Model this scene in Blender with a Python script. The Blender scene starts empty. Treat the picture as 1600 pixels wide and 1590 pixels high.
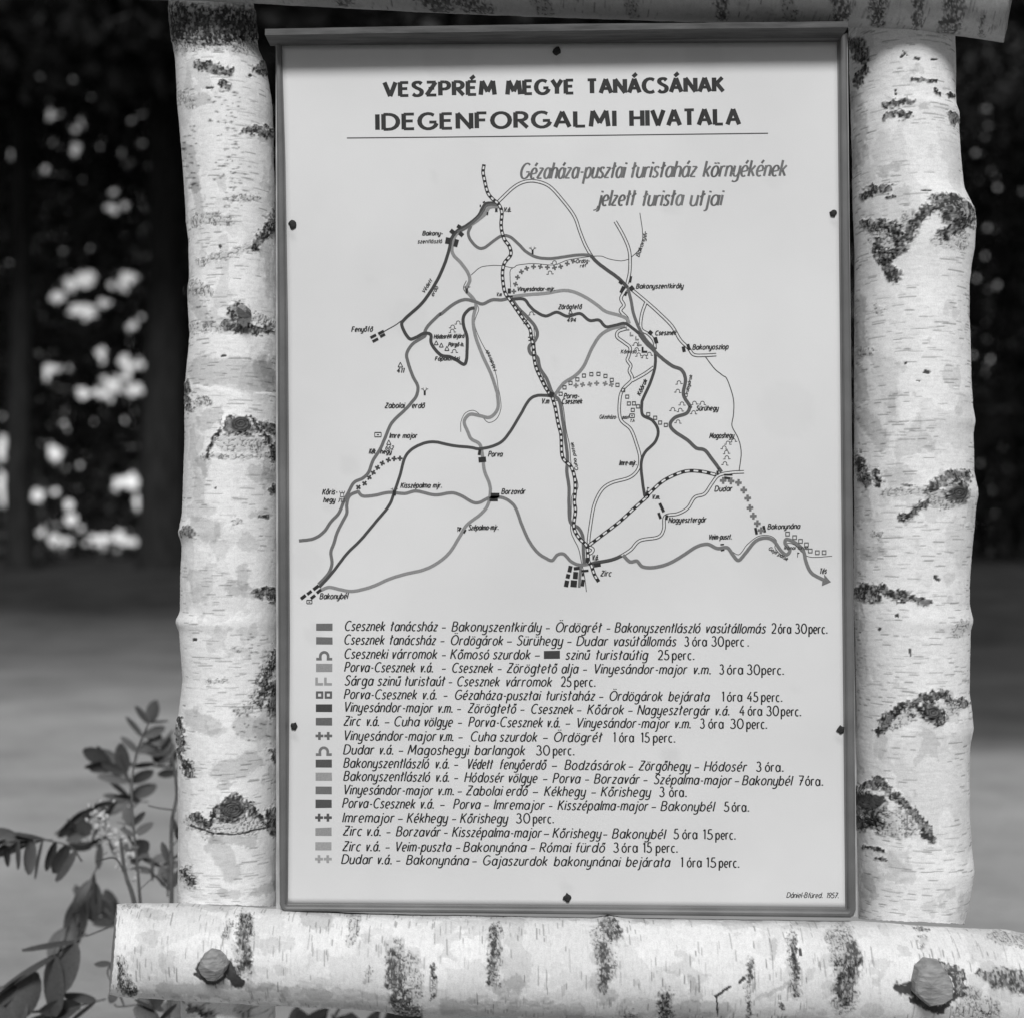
import bpy, math, random
import numpy as np
from mathutils import Vector
R = math.radians
random.seed(7)
rng = np.random.default_rng(11)
scn = bpy.context.scene
col = scn.collection

# ------------------------------------------------------------------ camera, sky, sun, exposure
D0 = 1.80                 # distance of the map sheet from the lens
K = 56.0/80.0/1600.0      # one photo pixel as a slope
S = K*D0                  # metres per photo pixel on the sheet
EYE = 1.50
ROW = 850.0               # photo row of the horizon

def W(px, py, y=D0):
    """place in the world of something seen at photo pixel (px,py), y metres away"""
    return ((px-800.0)*K*y, y, EYE-(py-ROW)*K*y)

cam_d = bpy.data.cameras.new('camera')
cam = bpy.data.objects.new('camera', cam_d); col.objects.link(cam)
cam.location = (0, 0, EYE); cam.rotation_euler = (R(90), 0, 0)
cam_d.sensor_width = 56; cam_d.lens = 80; cam_d.shift_y = (ROW-795.0)/1600.0
cam_d.clip_start = 0.05; cam_d.clip_end = 5000
cam_d.dof.use_dof = True; cam_d.dof.focus_distance = 1.80; cam_d.dof.aperture_fstop = 5.0
scn.camera = cam

SUN_EL, SUN_AZ = 41.0, 1.5        # behind the photographer
wd = bpy.data.worlds.new('World'); scn.world = wd; wd.use_nodes = True
nt = wd.node_tree; nt.nodes.clear()
sky = nt.nodes.new('ShaderNodeTexSky'); sky.sky_type = 'NISHITA'; sky.sun_disc = False
sky.sun_elevation = R(SUN_EL); sky.sun_rotation = R(180-SUN_AZ)
sky.air_density = 1.0; sky.dust_density = 0.3
bw = nt.nodes.new('ShaderNodeRGBToBW'); bg = nt.nodes.new('ShaderNodeBackground'); wo = nt.nodes.new('ShaderNodeOutputWorld')
nt.links.new(sky.outputs[0], bw.inputs[0]); nt.links.new(bw.outputs[0], bg.inputs[0]); nt.links.new(bg.outputs[0], wo.inputs[0])
bg.inputs[1].default_value = 0.105
sl = bpy.data.lights.new('sun', 'SUN'); sl.energy = 2.8; sl.angle = R(15); sl.color = (1, 1, 1)
so = bpy.data.objects.new('sun', sl); col.objects.link(so)
sd = Vector((math.sin(R(SUN_AZ))*math.cos(R(SUN_EL)), -math.cos(R(SUN_AZ))*math.cos(R(SUN_EL)), math.sin(R(SUN_EL))))
so.rotation_euler = sd.to_track_quat('Z', 'Y').to_euler(); so.location = (3, -3, 6)
vs = scn.view_settings
scn.display_settings.display_device = 'sRGB'
vs.view_transform = 'Standard'; vs.look = 'None'; vs.gamma = 1.0; vs.use_curve_mapping = False
vs.exposure = 0.05
scn.render.engine = 'CYCLES'

# ------------------------------------------------------------------ helpers
def lin(v):
    v = v/255.0
    return v/12.92 if v <= 0.04045 else ((v+0.055)/1.055)**2.4
PAPER = 0.70
def ink(v):
    """photographed grey -> reflectance of the paint (paper reads 214)"""
    return max(0.018, lin(v)/lin(214)*PAPER)

def tag(o, label=None, cat=None, group=None, kind=None):
    if label: o['label'] = label
    if cat: o['category'] = cat
    if group: o['group'] = group
    if kind: o['kind'] = kind
    return o
def empty(name, loc, label, cat, group=None):
    o = bpy.data.objects.new(name, None); col.objects.link(o); o.location = loc; o.empty_display_size = 0.1
    return tag(o, label, cat, group)
def mesh_obj(name, V, F, mat, parent=None, smooth=False, attr=None, origin=None):
    """V world coordinates; the object's origin is put at `origin` (or the parent's)"""
    V = np.asarray(V, dtype=np.float64).reshape(-1, 3)
    base = np.array(origin if origin is not None else (parent_world(parent) if parent else (0, 0, 0)), float)
    me = bpy.data.meshes.new(name)
    Fa = F if isinstance(F, np.ndarray) else None
    if Fa is not None:
        n, k = Fa.shape
        me.vertices.add(len(V)); me.vertices.foreach_set('co', (V-base).astype(np.float32).ravel())
        me.loops.add(n*k); me.loops.foreach_set('vertex_index', Fa.astype(np.int32).ravel())
        me.polygons.add(n); me.polygons.foreach_set('loop_start', np.arange(0, n*k, k, dtype=np.int32))
        me.update(calc_edges=True)
    else:
        me.from_pydata([tuple(v-base) for v in V], [], F)
    if smooth: me.polygons.foreach_set('use_smooth', np.ones(len(me.polygons), dtype=bool))
    if attr is not None:
        for an, av in attr.items():
            a = me.attributes.new(an, 'FLOAT', 'POINT'); a.data.foreach_set('value', np.asarray(av, dtype=np.float32).ravel())
    me.materials.append(mat)
    me.validate()
    o = bpy.data.objects.new(name, me); col.objects.link(o)
    if parent:
        o.parent = parent; o.location = base - np.array(parent_world(parent))
    else: o.location = base
    return o
def parent_world(p):
    v = Vector((0, 0, 0))
    while p: v = v + p.location; p = p.parent
    return tuple(v)

def vnoise(x, y, seed=0):
    """smooth value noise in 0..1"""
    xi = np.floor(x).astype(np.int64); yi = np.floor(y).astype(np.int64)
    xf = x-xi; yf = y-yi
    u = xf*xf*xf*(xf*(xf*6-15)+10); v = yf*yf*yf*(yf*(yf*6-15)+10)
    def h(a, b):
        n = (a*374761393 + b*668265263 + seed*974634541) & 0xffffffff
        n = ((n ^ (n >> 13))*1274126177) & 0xffffffff
        n = ((n ^ (n >> 16))*2246822519) & 0xffffffff
        return ((n ^ (n >> 15)) & 0xffffff)/float(0xffffff)
    a = h(xi, yi)*(1-u)+h(xi+1, yi)*u; b = h(xi, yi+1)*(1-u)+h(xi+1, yi+1)*u
    return a*(1-v)+b*v
def fbm(x, y, seed=0, o=4):
    s = 0; a = 0.5; t = 0
    for i in range(o):
        s = s+a*vnoise(x*2**i, y*2**i, seed+i*17); t += a; a *= 0.5
    return s/t
def sstep(a, b, x):
    t = np.clip((x-a)/(b-a), 0, 1); return t*t*(3-2*t)

# ------------------------------------------------------------------ materials (all neutral: a black-and-white place)
def new_mat(name):
    m = bpy.data.materials.new(name); m.use_nodes = True
    n = m.node_tree; b = n.nodes['Principled BSDF']
    return m, n, b
def g3(v): return (v, v, v, 1)
def noise_mat(name, lo, hi, scale=8, rough=0.8, bump=0.2, bdist=0.002, stretch=(1, 1, 1), spec=0.3, detail=6, bscale=None):
    m, n, b = new_mat(name)
    tc = n.nodes.new('ShaderNodeTexCoord'); mp = n.nodes.new('ShaderNodeMapping'); mp.inputs['Scale'].default_value = stretch
    nz = n.nodes.new('ShaderNodeTexNoise'); nz.inputs['Scale'].default_value = scale; nz.inputs['Detail'].default_value = detail
    rp = n.nodes.new('ShaderNodeValToRGB'); rp.color_ramp.elements[0].position = 0.3; rp.color_ramp.elements[1].position = 0.7
    rp.color_ramp.elements[0].color = g3(lo); rp.color_ramp.elements[1].color = g3(hi)
    n.links.new(tc.outputs['Object'], mp.inputs[0]); n.links.new(mp.outputs[0], nz.inputs['Vector'])
    n.links.new(nz.outputs[0], rp.inputs[0]); n.links.new(rp.outputs[0], b.inputs['Base Color'])
    bp = n.nodes.new('ShaderNodeBump'); bp.inputs['Strength'].default_value = bump; bp.inputs['Distance'].default_value = bdist
    nz2 = n.nodes.new('ShaderNodeTexNoise'); nz2.inputs['Scale'].default_value = bscale or scale*3; nz2.inputs['Detail'].default_value = 5
    n.links.new(mp.outputs[0], nz2.inputs['Vector']); n.links.new(nz2.outputs[0], bp.inputs['Height']); n.links.new(bp.outputs[0], b.inputs['Normal'])
    b.inputs['Roughness'].default_value = rough; b.inputs['Specular IOR Level'].default_value = spec
    return m
def attr_mat(name, rough=0.7, spec=0.3, fine=900, amt=0.10, bump=0.25, bdist=0.0004):
    """base colour from the 'tone' attribute, with fine grain on top"""
    m, n, b = new_mat(name)
    at = n.nodes.new('ShaderNodeAttribute'); at.attribute_name = 'tone'
    tc = n.nodes.new('ShaderNodeTexCoord')
    nz = n.nodes.new('ShaderNodeTexNoise'); nz.inputs['Scale'].default_value = fine; nz.inputs['Detail'].default_value = 3
    mr = n.nodes.new('ShaderNodeMapRange'); mr.inputs['From Min'].default_value = 0.3; mr.inputs['From Max'].default_value = 0.7
    mr.inputs['To Min'].default_value = 1-amt; mr.inputs['To Max'].default_value = 1+amt
    mu = n.nodes.new('ShaderNodeMath'); mu.operation = 'MULTIPLY'
    cb = n.nodes.new('ShaderNodeCombineColor')
    n.links.new(tc.outputs['Object'], nz.inputs['Vector']); n.links.new(nz.outputs[0], mr.inputs[0])
    n.links.new(at.outputs['Fac'], mu.inputs[0]); n.links.new(mr.outputs[0], mu.inputs[1])
    for i in range(3): n.links.new(mu.outputs[0], cb.inputs[i])
    n.links.new(cb.outputs[0], b.inputs['Base Color'])
    bp = n.nodes.new('ShaderNodeBump'); bp.inputs['Strength'].default_value = bump; bp.inputs['Distance'].default_value = bdist
    n.links.new(nz.outputs[0], bp.inputs['Height']); n.links.new(bp.outputs[0], b.inputs['Normal'])
    b.inputs['Roughness'].default_value = rough; b.inputs['Specular IOR Level'].default_value = spec
    return m

M_bark = attr_mat('birch_bark', rough=0.62, spec=0.25, fine=700, amt=0.10, bump=0.35, bdist=0.0006)
M_ink = attr_mat('painted_print', rough=0.6, spec=0.25, fine=500, amt=0.12, bump=0.02)
M_cut = noise_mat('cut_birch_wood', 0.19, 0.38, 70, 0.85, 0.5, 0.004, (1, 1, 4), bscale=90)
M_hollow = noise_mat('rotten_wood', 0.03, 0.09, 90, 0.9, 0.8, 0.002)
M_frame = noise_mat('frame_paint', 0.105, 0.165, 14, 0.5, 0.2, 0.0006, spec=0.45, bscale=160)
M_ledge = noise_mat('weathered_ledge_wood', 0.06, 0.125, 20, 0.75, 0.5, 0.001, (1, 8, 8), bscale=90)
M_back = noise_mat('backing_wood', 0.30, 0.5, 30, 0.8, 0.5, 0.001, (8, 8, 1))
M_roof = noise_mat('roof_boards', 0.10, 0.20, 9, 0.85, 0.6, 0.002, (1, 8, 8))
M_nail = noise_mat('rusty_nail', 0.012, 0.03, 300, 0.7, 0.5, 0.0006)
M_leaf = noise_mat('shrub_leaf', 0.055, 0.10, 40, 0.5, 0.3, 0.001, spec=0.4)
M_leafp = noise_mat('pale_shrub_leaf', 0.11, 0.16, 40, 0.55, 0.3, 0.001, spec=0.4)
M_stem = noise_mat('shrub_stem', 0.07, 0.12, 60, 0.7, 0.3, 0.001)
M_petal = noise_mat('blossom', 0.45, 0.6, 80, 0.6, 0.1, 0.0005)
M_far = noise_mat('tree_foliage', 0.03, 0.13, 1.3, 0.8, 0.0, 0.01, spec=0.08)
M_trunk = noise_mat('tree_bark', 0.012, 0.03, 2.5, 0.95, 0.8, 0.03, (3, 3, 0.6), spec=0.1)

# paper: aged white, faint round stains
def paper_mat():
    m, n, b = new_mat('painted_sheet')
    tc = n.nodes.new('ShaderNodeTexCoord')
    at = n.nodes.new('ShaderNodeAttribute'); at.attribute_name = 'tone'
    nz = n.nodes.new('ShaderNodeTexNoise'); nz.inputs['Scale'].default_value = 700; nz.inputs['Detail'].default_value = 2
    n2 = n.nodes.new('ShaderNodeTexNoise'); n2.inputs['Scale'].default_value = 3.5; n2.inputs['Detail'].default_value = 5
    for q in (nz, n2): n.links.new(tc.outputs['Object'], q.inputs['Vector'])
    m1 = n.nodes.new('ShaderNodeMapRange'); m1.inputs['To Min'].default_value = 0.965; m1.inputs['To Max'].default_value = 1.035
    m2 = n.nodes.new('ShaderNodeMapRange'); m2.inputs['From Min'].default_value = 0.35; m2.inputs['From Max'].default_value = 0.65
    m2.inputs['To Min'].default_value = 0.93; m2.inputs['To Max'].default_value = 1.03
    n.links.new(nz.outputs[0], m1.inputs[0]); n.links.new(n2.outputs[0], m2.inputs[0])
    a = n.nodes.new('ShaderNodeMath'); a.operation = 'MULTIPLY'; c = n.nodes.new('ShaderNodeMath'); c.operation = 'MULTIPLY'
    n.links.new(m1.outputs[0], a.inputs[0]); n.links.new(m2.outputs[0], a.inputs[1])
    n.links.new(a.outputs[0], c.inputs[0]); n.links.new(at.outputs['Fac'], c.inputs[1])
    cb = n.nodes.new('ShaderNodeCombineColor')
    for i in range(3): n.links.new(c.outputs[0], cb.inputs[i])
    n.links.new(cb.outputs[0], b.inputs['Base Color'])
    b.inputs['Roughness'].default_value = 0.55; b.inputs['Specular IOR Level'].default_value = 0.3
    return m
M_paper = paper_mat()

# ------------------------------------------------------------------ the ground
def bank(y):
    """the ground swells gently towards the wood"""
    return 1.12*sstep(19, 43, np.asarray(y, float))
def ground():
    xs = np.concatenate([np.linspace(-1500, -40, 14), np.linspace(-34, 34, 69), np.linspace(40, 1500, 14)])
    ys = np.concatenate([np.linspace(-60, 0, 8), np.linspace(1, 70, 80), np.linspace(80, 3000, 30)])
    X, Y = np.meshgrid(xs, ys)
    Z = 0.10*(fbm(X*0.13+5, Y*0.13, 3, 3)-0.5)*sstep(6, 14, Y)+bank(Y)
    n, k = X.shape
    idx = np.arange(n*k).reshape(n, k)
    F = np.stack([idx[:-1, :-1], idx[:-1, 1:], idx[1:, 1:], idx[1:, :-1]], -1).reshape(-1, 4)
    # tree shade painted in with dark litter under the wood, pale trodden earth in the clearing: edge runs nearer on the right
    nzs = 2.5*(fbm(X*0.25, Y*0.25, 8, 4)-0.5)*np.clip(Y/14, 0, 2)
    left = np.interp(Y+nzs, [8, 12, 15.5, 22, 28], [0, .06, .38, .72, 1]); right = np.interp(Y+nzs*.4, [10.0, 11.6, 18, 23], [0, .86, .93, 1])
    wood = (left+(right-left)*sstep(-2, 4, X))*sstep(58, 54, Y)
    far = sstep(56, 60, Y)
    m, nn, b = new_mat('earth_ground')
    at = nn.nodes.new('ShaderNodeAttribute'); at.attribute_name = 'wood'
    tc = nn.nodes.new('ShaderNodeTexCoord')
    n1 = nn.nodes.new('ShaderNodeTexNoise'); n1.inputs['Scale'].default_value = 0.9; n1.inputs['Detail'].default_value = 9; n1.inputs['Roughness'].default_value = 0.65
    n2 = nn.nodes.new('ShaderNodeTexNoise'); n2.inputs['Scale'].default_value = 14; n2.inputs['Detail'].default_value = 8
    for q in (n1, n2): nn.links.new(tc.outputs['Object'], q.inputs['Vector'])
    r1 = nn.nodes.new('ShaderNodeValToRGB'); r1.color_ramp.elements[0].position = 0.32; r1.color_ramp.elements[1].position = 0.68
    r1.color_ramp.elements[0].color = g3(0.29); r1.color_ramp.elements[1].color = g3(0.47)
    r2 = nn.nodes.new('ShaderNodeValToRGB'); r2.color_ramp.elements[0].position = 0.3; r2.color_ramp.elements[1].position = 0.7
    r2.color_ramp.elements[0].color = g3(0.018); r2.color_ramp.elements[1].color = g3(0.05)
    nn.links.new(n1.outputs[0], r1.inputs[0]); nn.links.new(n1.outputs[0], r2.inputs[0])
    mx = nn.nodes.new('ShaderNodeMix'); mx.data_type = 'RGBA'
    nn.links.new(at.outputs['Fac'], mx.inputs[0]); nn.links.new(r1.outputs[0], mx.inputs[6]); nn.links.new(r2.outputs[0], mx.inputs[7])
    af = nn.nodes.new('ShaderNodeAttribute'); af.attribute_name = 'field'
    m2 = nn.nodes.new('ShaderNodeMix'); m2.data_type = 'RGBA'; m2.inputs[7].default_value = g3(0.52)
    nn.links.new(af.outputs['Fac'], m2.inputs[0]); nn.links.new(mx.outputs[2], m2.inputs[6]); nn.links.new(m2.outputs[2], b.inputs['Base Color'])
    bp = nn.nodes.new('ShaderNodeBump'); bp.inputs['Strength'].default_value = 0.6; bp.inputs['Distance'].default_value = 0.03
    nn.links.new(n2.outputs[0], bp.inputs['Height']); nn.links.new(bp.outputs[0], b.inputs['Normal'])
    b.inputs['Roughness'].default_value = 0.95; b.inputs['Specular IOR Level'].default_value = 0.1
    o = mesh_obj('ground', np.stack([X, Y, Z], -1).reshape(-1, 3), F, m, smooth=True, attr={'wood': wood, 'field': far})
    tag(o, 'pale trodden earth of the clearing running into ground darkened with painted tree shade', kind='structure')
ground()

# ------------------------------------------------------------------ birch logs
def poly_dist(px, py, pts):
    d = np.full(px.shape, 1e9)
    if len(pts) == 1: return np.hypot(px-pts[0][0], py-pts[0][1])
    for (ax, ay), (bx, by) in zip(pts[:-1], pts[1:]):
        vx, vy = bx-ax, by-ay; L = vx*vx+vy*vy+1e-9
        t = np.clip(((px-ax)*vx+(py-ay)*vy)/L, 0, 1)
        d = np.minimum(d, np.hypot(px-ax-t*vx, py-ay-t*vy))
    return d

def birch(name, vertical, Yc, prof, feats, seed, parent, step=1.0, nfront=150, dens=1.0, a_lo=-100, a_hi=100, bumps=(), white=0.81, cut0=(0, 0), cut1=(0, 0)):
    """prof: rows (t, lo, hi): along-axis photo pixel t with the two outline pixels lo,hi.
       The surface is a dense grid; its marks are laid out on the bark, its relief is real."""
    prof = np.array(prof, float)
    t0, t1 = prof[0, 0], prof[-1, 0]
    nl = int((t1-t0)/step)+1
    t = np.linspace(t0, t1, nl)
    lo = np.interp(t, prof[:, 0], prof[:, 1]); hi = np.interp(t, prof[:, 0], prof[:, 2])
    c = (lo+hi)/2; r = (hi-lo)/2
    k = 9; ker = np.ones(k)/k
    sm = lambda q: np.convolve(np.pad(q, (k//2, k//2), mode='edge'), ker, 'valid')
    c = sm(c); r = sm(r)
    nb = 14
    angf = np.radians(np.linspace(a_lo, a_hi, nfront)); angb = np.radians(np.linspace(a_hi, 360+a_lo, nb+2)[1:-1])
    ang = np.concatenate([angf, angb]); na = len(ang)
    T, A = np.meshgrid(t, ang, indexing='ij'); C = c[:, None]; Rr = r[:, None]
    front = np.abs((np.degrees(A)+180) % 360-180) < 97
    across = C+Rr*np.sin(A)               # photo pixel across the axis
    arc = Rr*A                            # arc length in pixels from the front line
    px, py = (across, T) if vertical else (T, across)
    near = Yc/(Yc-Rr*np.cos(A)*K*Yc)      # the near side of the log is seen a little larger than its axis
    px = 800+(px-800)*near; py = ROW+(py-ROW)*near
    s = seed*31
    # --- base bark: white with thin darker peeled areas
    wv = fbm(arc/34+3, T/60, s+1, 4)
    peel = sstep(0.57, 0.60, fbm(arc/60+9, T/85, s+2, 6))
    peel2 = sstep(0.655, 0.675, fbm(arc/38, T/50, s+3, 6))
    fine = fbm(arc/5, T/5, s+4, 4)
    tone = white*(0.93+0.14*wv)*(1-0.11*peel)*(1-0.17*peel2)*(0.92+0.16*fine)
    tone = tone*(1-0.09*sstep(0.5, 0.8, fbm(arc/12, T/2.2, s+5, 3)))      # fine transverse streaks
    hgt = 0.5*(fbm(arc/60, T/50, s+6, 4)-0.5)*4 + 0.5*(fine-0.5) - 0.35*peel - 0.3*peel2
    hgt = hgt + 0.35*(fbm(arc/14, T/3.0, s+55, 3)-0.5)
    # --- lenticels: short dark dashes running round the trunk
    nlen = int(dens*(t1-t0)*2*math.pi*np.mean(r)*0.0016*1.0)
    rg = np.random.default_rng(seed)
    dark = np.zeros_like(tone)
    for _ in range(nlen):
        lt = rg.uniform(t0, t1); la = rg.uniform(-1.7, 1.7)*np.mean(r)
        if vnoise(np.array([la/45.+7]), np.array([lt/60.]), s+9)[0] < 0.34: continue
        hl = rg.choice([3, 5, 7, 10, 14], p=[.28, .28, .22, .15, .07])*rg.uniform(.7, 1.2); th = rg.uniform(.55, 1.15); st = rg.uniform(.25, .75)
        i0 = int((lt-4-t0)/step); i1 = int((lt+5-t0)/step)+1
        if i0 < 0 or i1 > nl: continue
        a_s = arc[i0:i1]; t_s = T[i0:i1]
        bow = (a_s-la)*rg.uniform(-.05, .05)
        d = np.hypot(np.maximum(np.abs(a_s-la)-hl, 0)/1.6, 0)
        m = np.exp(-((t_s-lt-bow)/th)**2)*np.exp(-d**2)*st
        dark[i0:i1] = np.maximum(dark[i0:i1], m)
    # --- marks seen in the photograph
    wx = 6.5*(fbm(px/14, py/14, s+21, 4)-0.5)*2; wy = 6.5*(fbm(px/16+50, py/16, s+22, 4)-0.5)*2
    hx = 5*(vnoise(px/3.2, py/3.2, s+23)-0.5)
    if vertical: net = fbm(arc/4.2, T/7.5, s+31, 3)
    else: net = fbm(arc/6.0, T/4.4, s+31, 3)
    crack = 1-sstep(0.0, 0.10, np.abs(net-0.5))          # net of fissures
    plate = fbm(arc/9, T/9, s+33, 3)
    for f in feats:
        kind, w, pts = f[0], f[1], f[2]
        warp = min(1.0, w/7.0)
        d = poly_dist(px+wx*warp, py+wy*warp, pts)+(hx*1.5 if kind in 'rm' else hx)*min(1, w/6.0)
        m = sstep(w*1.15, w*0.75, d)*front
        if kind == 'r':        # rough black bark plates
            strand = fbm(arc/(2.6 if vertical else 5.2)+T/26, T/(5.6 if vertical else 2.8), s+36, 3)
            core = sstep(w*.9, w*.25, d)
            v = ((0.025 if vertical else 0.085)+0.38*sstep(.48, .62, strand)*(1-(.6 if vertical else .3)*core))*(1-.6*crack)+0.01
            mm = m*np.clip(0.80+0.4*sstep(.35, .6, fbm(px/7, py/7, s+40, 3)), 0, 1)
            tone = tone*(1-mm)+v*mm; hgt = hgt+m*(1.6-2.6*crack*0.6+1.2*(plate-.5)); dark = dark*(1-m)
        elif kind == 'm':      # half-healed, netted bark
            mm = m*(0.25+0.75*crack)
            tone = tone*(1-0.78*mm); hgt = hgt+m*(0.7-1.3*crack)
        elif kind == 'k':      # black
            v = 0.035+0.05*plate
            tone = tone*(1-m)+v*m; hgt = hgt-1.2*m; dark = dark*(1-m)
        elif kind == 'g':      # greyer skin
            tone = tone*(1-0.27*m); hgt = hgt-0.3*m
        elif kind == 'l':      # pale torn strip
            tone = tone*(1-m)+0.86*m; hgt = hgt+0.5*m
        elif kind == 'd':      # dots
            xs_ = [q[0] for q in pts]; ys_ = [q[1] for q in pts]; area = (max(xs_)-min(xs_)+2*w)*(max(ys_)-min(ys_)+2*w)
            for _ in range(int(area/95)):
                x_, y_ = rg.uniform(min(xs_)-w, max(xs_)+w), rg.uniform(min(ys_)-w, max(ys_)+w)
                if poly_dist(np.array([x_]), np.array([y_]), pts)[0] > w*rg.uniform(.7, 1.25): continue
                tt, aa = (y_, x_) if vertical else (x_, y_)
                i0 = max(0, int((tt-30-t0)/step)); i1 = min(nl, int((tt+30-t0)/step))
                if i1 <= i0: continue
                q1 = (py[i0:i1]-y_)/rg.uniform(.8, 1.7); q2 = (px[i0:i1]-x_)/rg.uniform(1.2, 3.8)
                tone[i0:i1] *= 1-rg.uniform(.5, .92)*np.exp(-(q1**2+q2**2))*front[i0:i1]
        elif kind == 'e':      # ringed scar of a fallen branch
            dd = np.hypot((px-pts[0][0])+wx*.25, (py-pts[0][1])*1.25+wy*.25)
            rings = 0.5+0.5*np.sin(dd*1.5)
            m = sstep(w*1.1, w*0.8, dd)*front
            v = 0.025+0.13*rings*(plate+.1)
            tone = tone*(1-m)+v*m; hgt = hgt+m*(2.5-4*np.clip(1-dd/w, 0, 1)+0.9*rings); dark = dark*(1-m)
    for (bx, by, bw, bh) in bumps:
        hgt = hgt+bh*np.exp(-(((px-bx)**2+(py-by)**2)/bw**2))*front
    tone = tone*(1-0.9*dark); hgt = hgt-0.5*dark
    tone = np.clip(tone, 0.018, 0.90)
    # --- surface
    sc = K*Yc
    T0 = T
    T = T+(cut0[0]*np.cos(A)+cut0[1]*np.sin(A))*np.exp(-(T0-t0)/25.0)+(cut1[0]*np.cos(A)+cut1[1]*np.sin(A))*np.exp(-(t1-T0)/25.0)
    T = T+2.2*(fbm(arc/6, T0*0, s+71, 3)-.5)*(np.exp(-(T0-t0)/3.0)+np.exp(-(t1-T0)/3.0))
    rad = Rr+hgt*0.9
    off = rad*np.sin(A); dep = -rad*np.cos(A)*sc
    if vertical: X = (C+off-800)*sc; Z = EYE-(T-ROW)*sc
    else: X = (T-800)*sc; Z = EYE-(C+off-ROW)*sc
    V = np.stack([X, Yc+dep, Z], -1).reshape(-1, 3)
    idx = np.arange(nl*na).reshape(nl, na); nx = np.roll(idx, -1, 1)
    F = np.stack([idx[:-1], idx[1:], nx[1:], nx[:-1]], -1).reshape(-1, 4)
    if not vertical: F = F[:, ::-1]
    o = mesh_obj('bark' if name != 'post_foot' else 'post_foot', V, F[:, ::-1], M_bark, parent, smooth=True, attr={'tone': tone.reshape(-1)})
    # --- sawn ends
    for e in (0, nl-1):
        ring = V.reshape(nl, na, 3)[e]; cen = ring.mean(0)
        inner = cen+(ring-cen)*0.5
        VV = np.concatenate([ring, inner, cen[None]]); n2 = na
        FF = [(i, (i+1) % n2, n2+(i+1) % n2, n2+i) for i in range(n2)]+[(n2+i, n2+(i+1) % n2, 2*n2) for i in range(n2)]
        mesh_obj('sawn_end', VV, FF, M_cut, parent)
    return o

def stub(px, py, r, y_base, y_front, parent, tilt=(0, 0), sides=9, seed=1, hollow=None, mat=None):
    """a sawn-off branch stub that stands out of the log, cut in facets"""
    rg = np.random.default_rng(seed)
    cx, _, cz = W(px, py, y_front); rr = r*K*y_front
    angs = [2*math.pi*i/sides+rg.uniform(-.14, .14) for i in range(sides)]
    rad = [rr*rg.uniform(.90, 1.08) for _ in range(sides)]
    rings = []
    for yy, f in ((y_base, 1.12), ((y_base+y_front)/2, 1.06), (y_front+0.004, 1.0), (y_front, 0.90)):
        rings.append([(cx+math.cos(a)*q*f, yy+(tilt[0]*math.cos(a)+tilt[1]*math.sin(a))*0.006, cz+math.sin(a)*q*f) for a, q in zip(angs, rad)])
    V = [p for ring in rings for p in ring]; n = sides
    F = []
    for k in range(3):
        for i in range(n): F.append((k*n+i, k*n+(i+1) % n, (k+1)*n+(i+1) % n, (k+1)*n+i))
    # axe-cut face: a ridge across it, so the facets catch the light differently
    c = len(V); V += [(cx-rr*.30, y_front-0.009, cz+rr*.22), (cx+rr*.30, y_front-0.005, cz-rr*.12)]
    for i in range(n):
        j = (i+1) % n; a_ = 3*n+i; b_ = 3*n+j; ca = c if V[a_][0] < cx+rr*.05 else c+1; cb_ = c if V[b_][0] < cx+rr*.05 else c+1
        F.append((a_, b_, ca)) if ca == cb_ else F.append((a_, b_, cb_, ca))
    return mesh_obj('branch_stub', V, F, mat or M_cut, parent)

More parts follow.
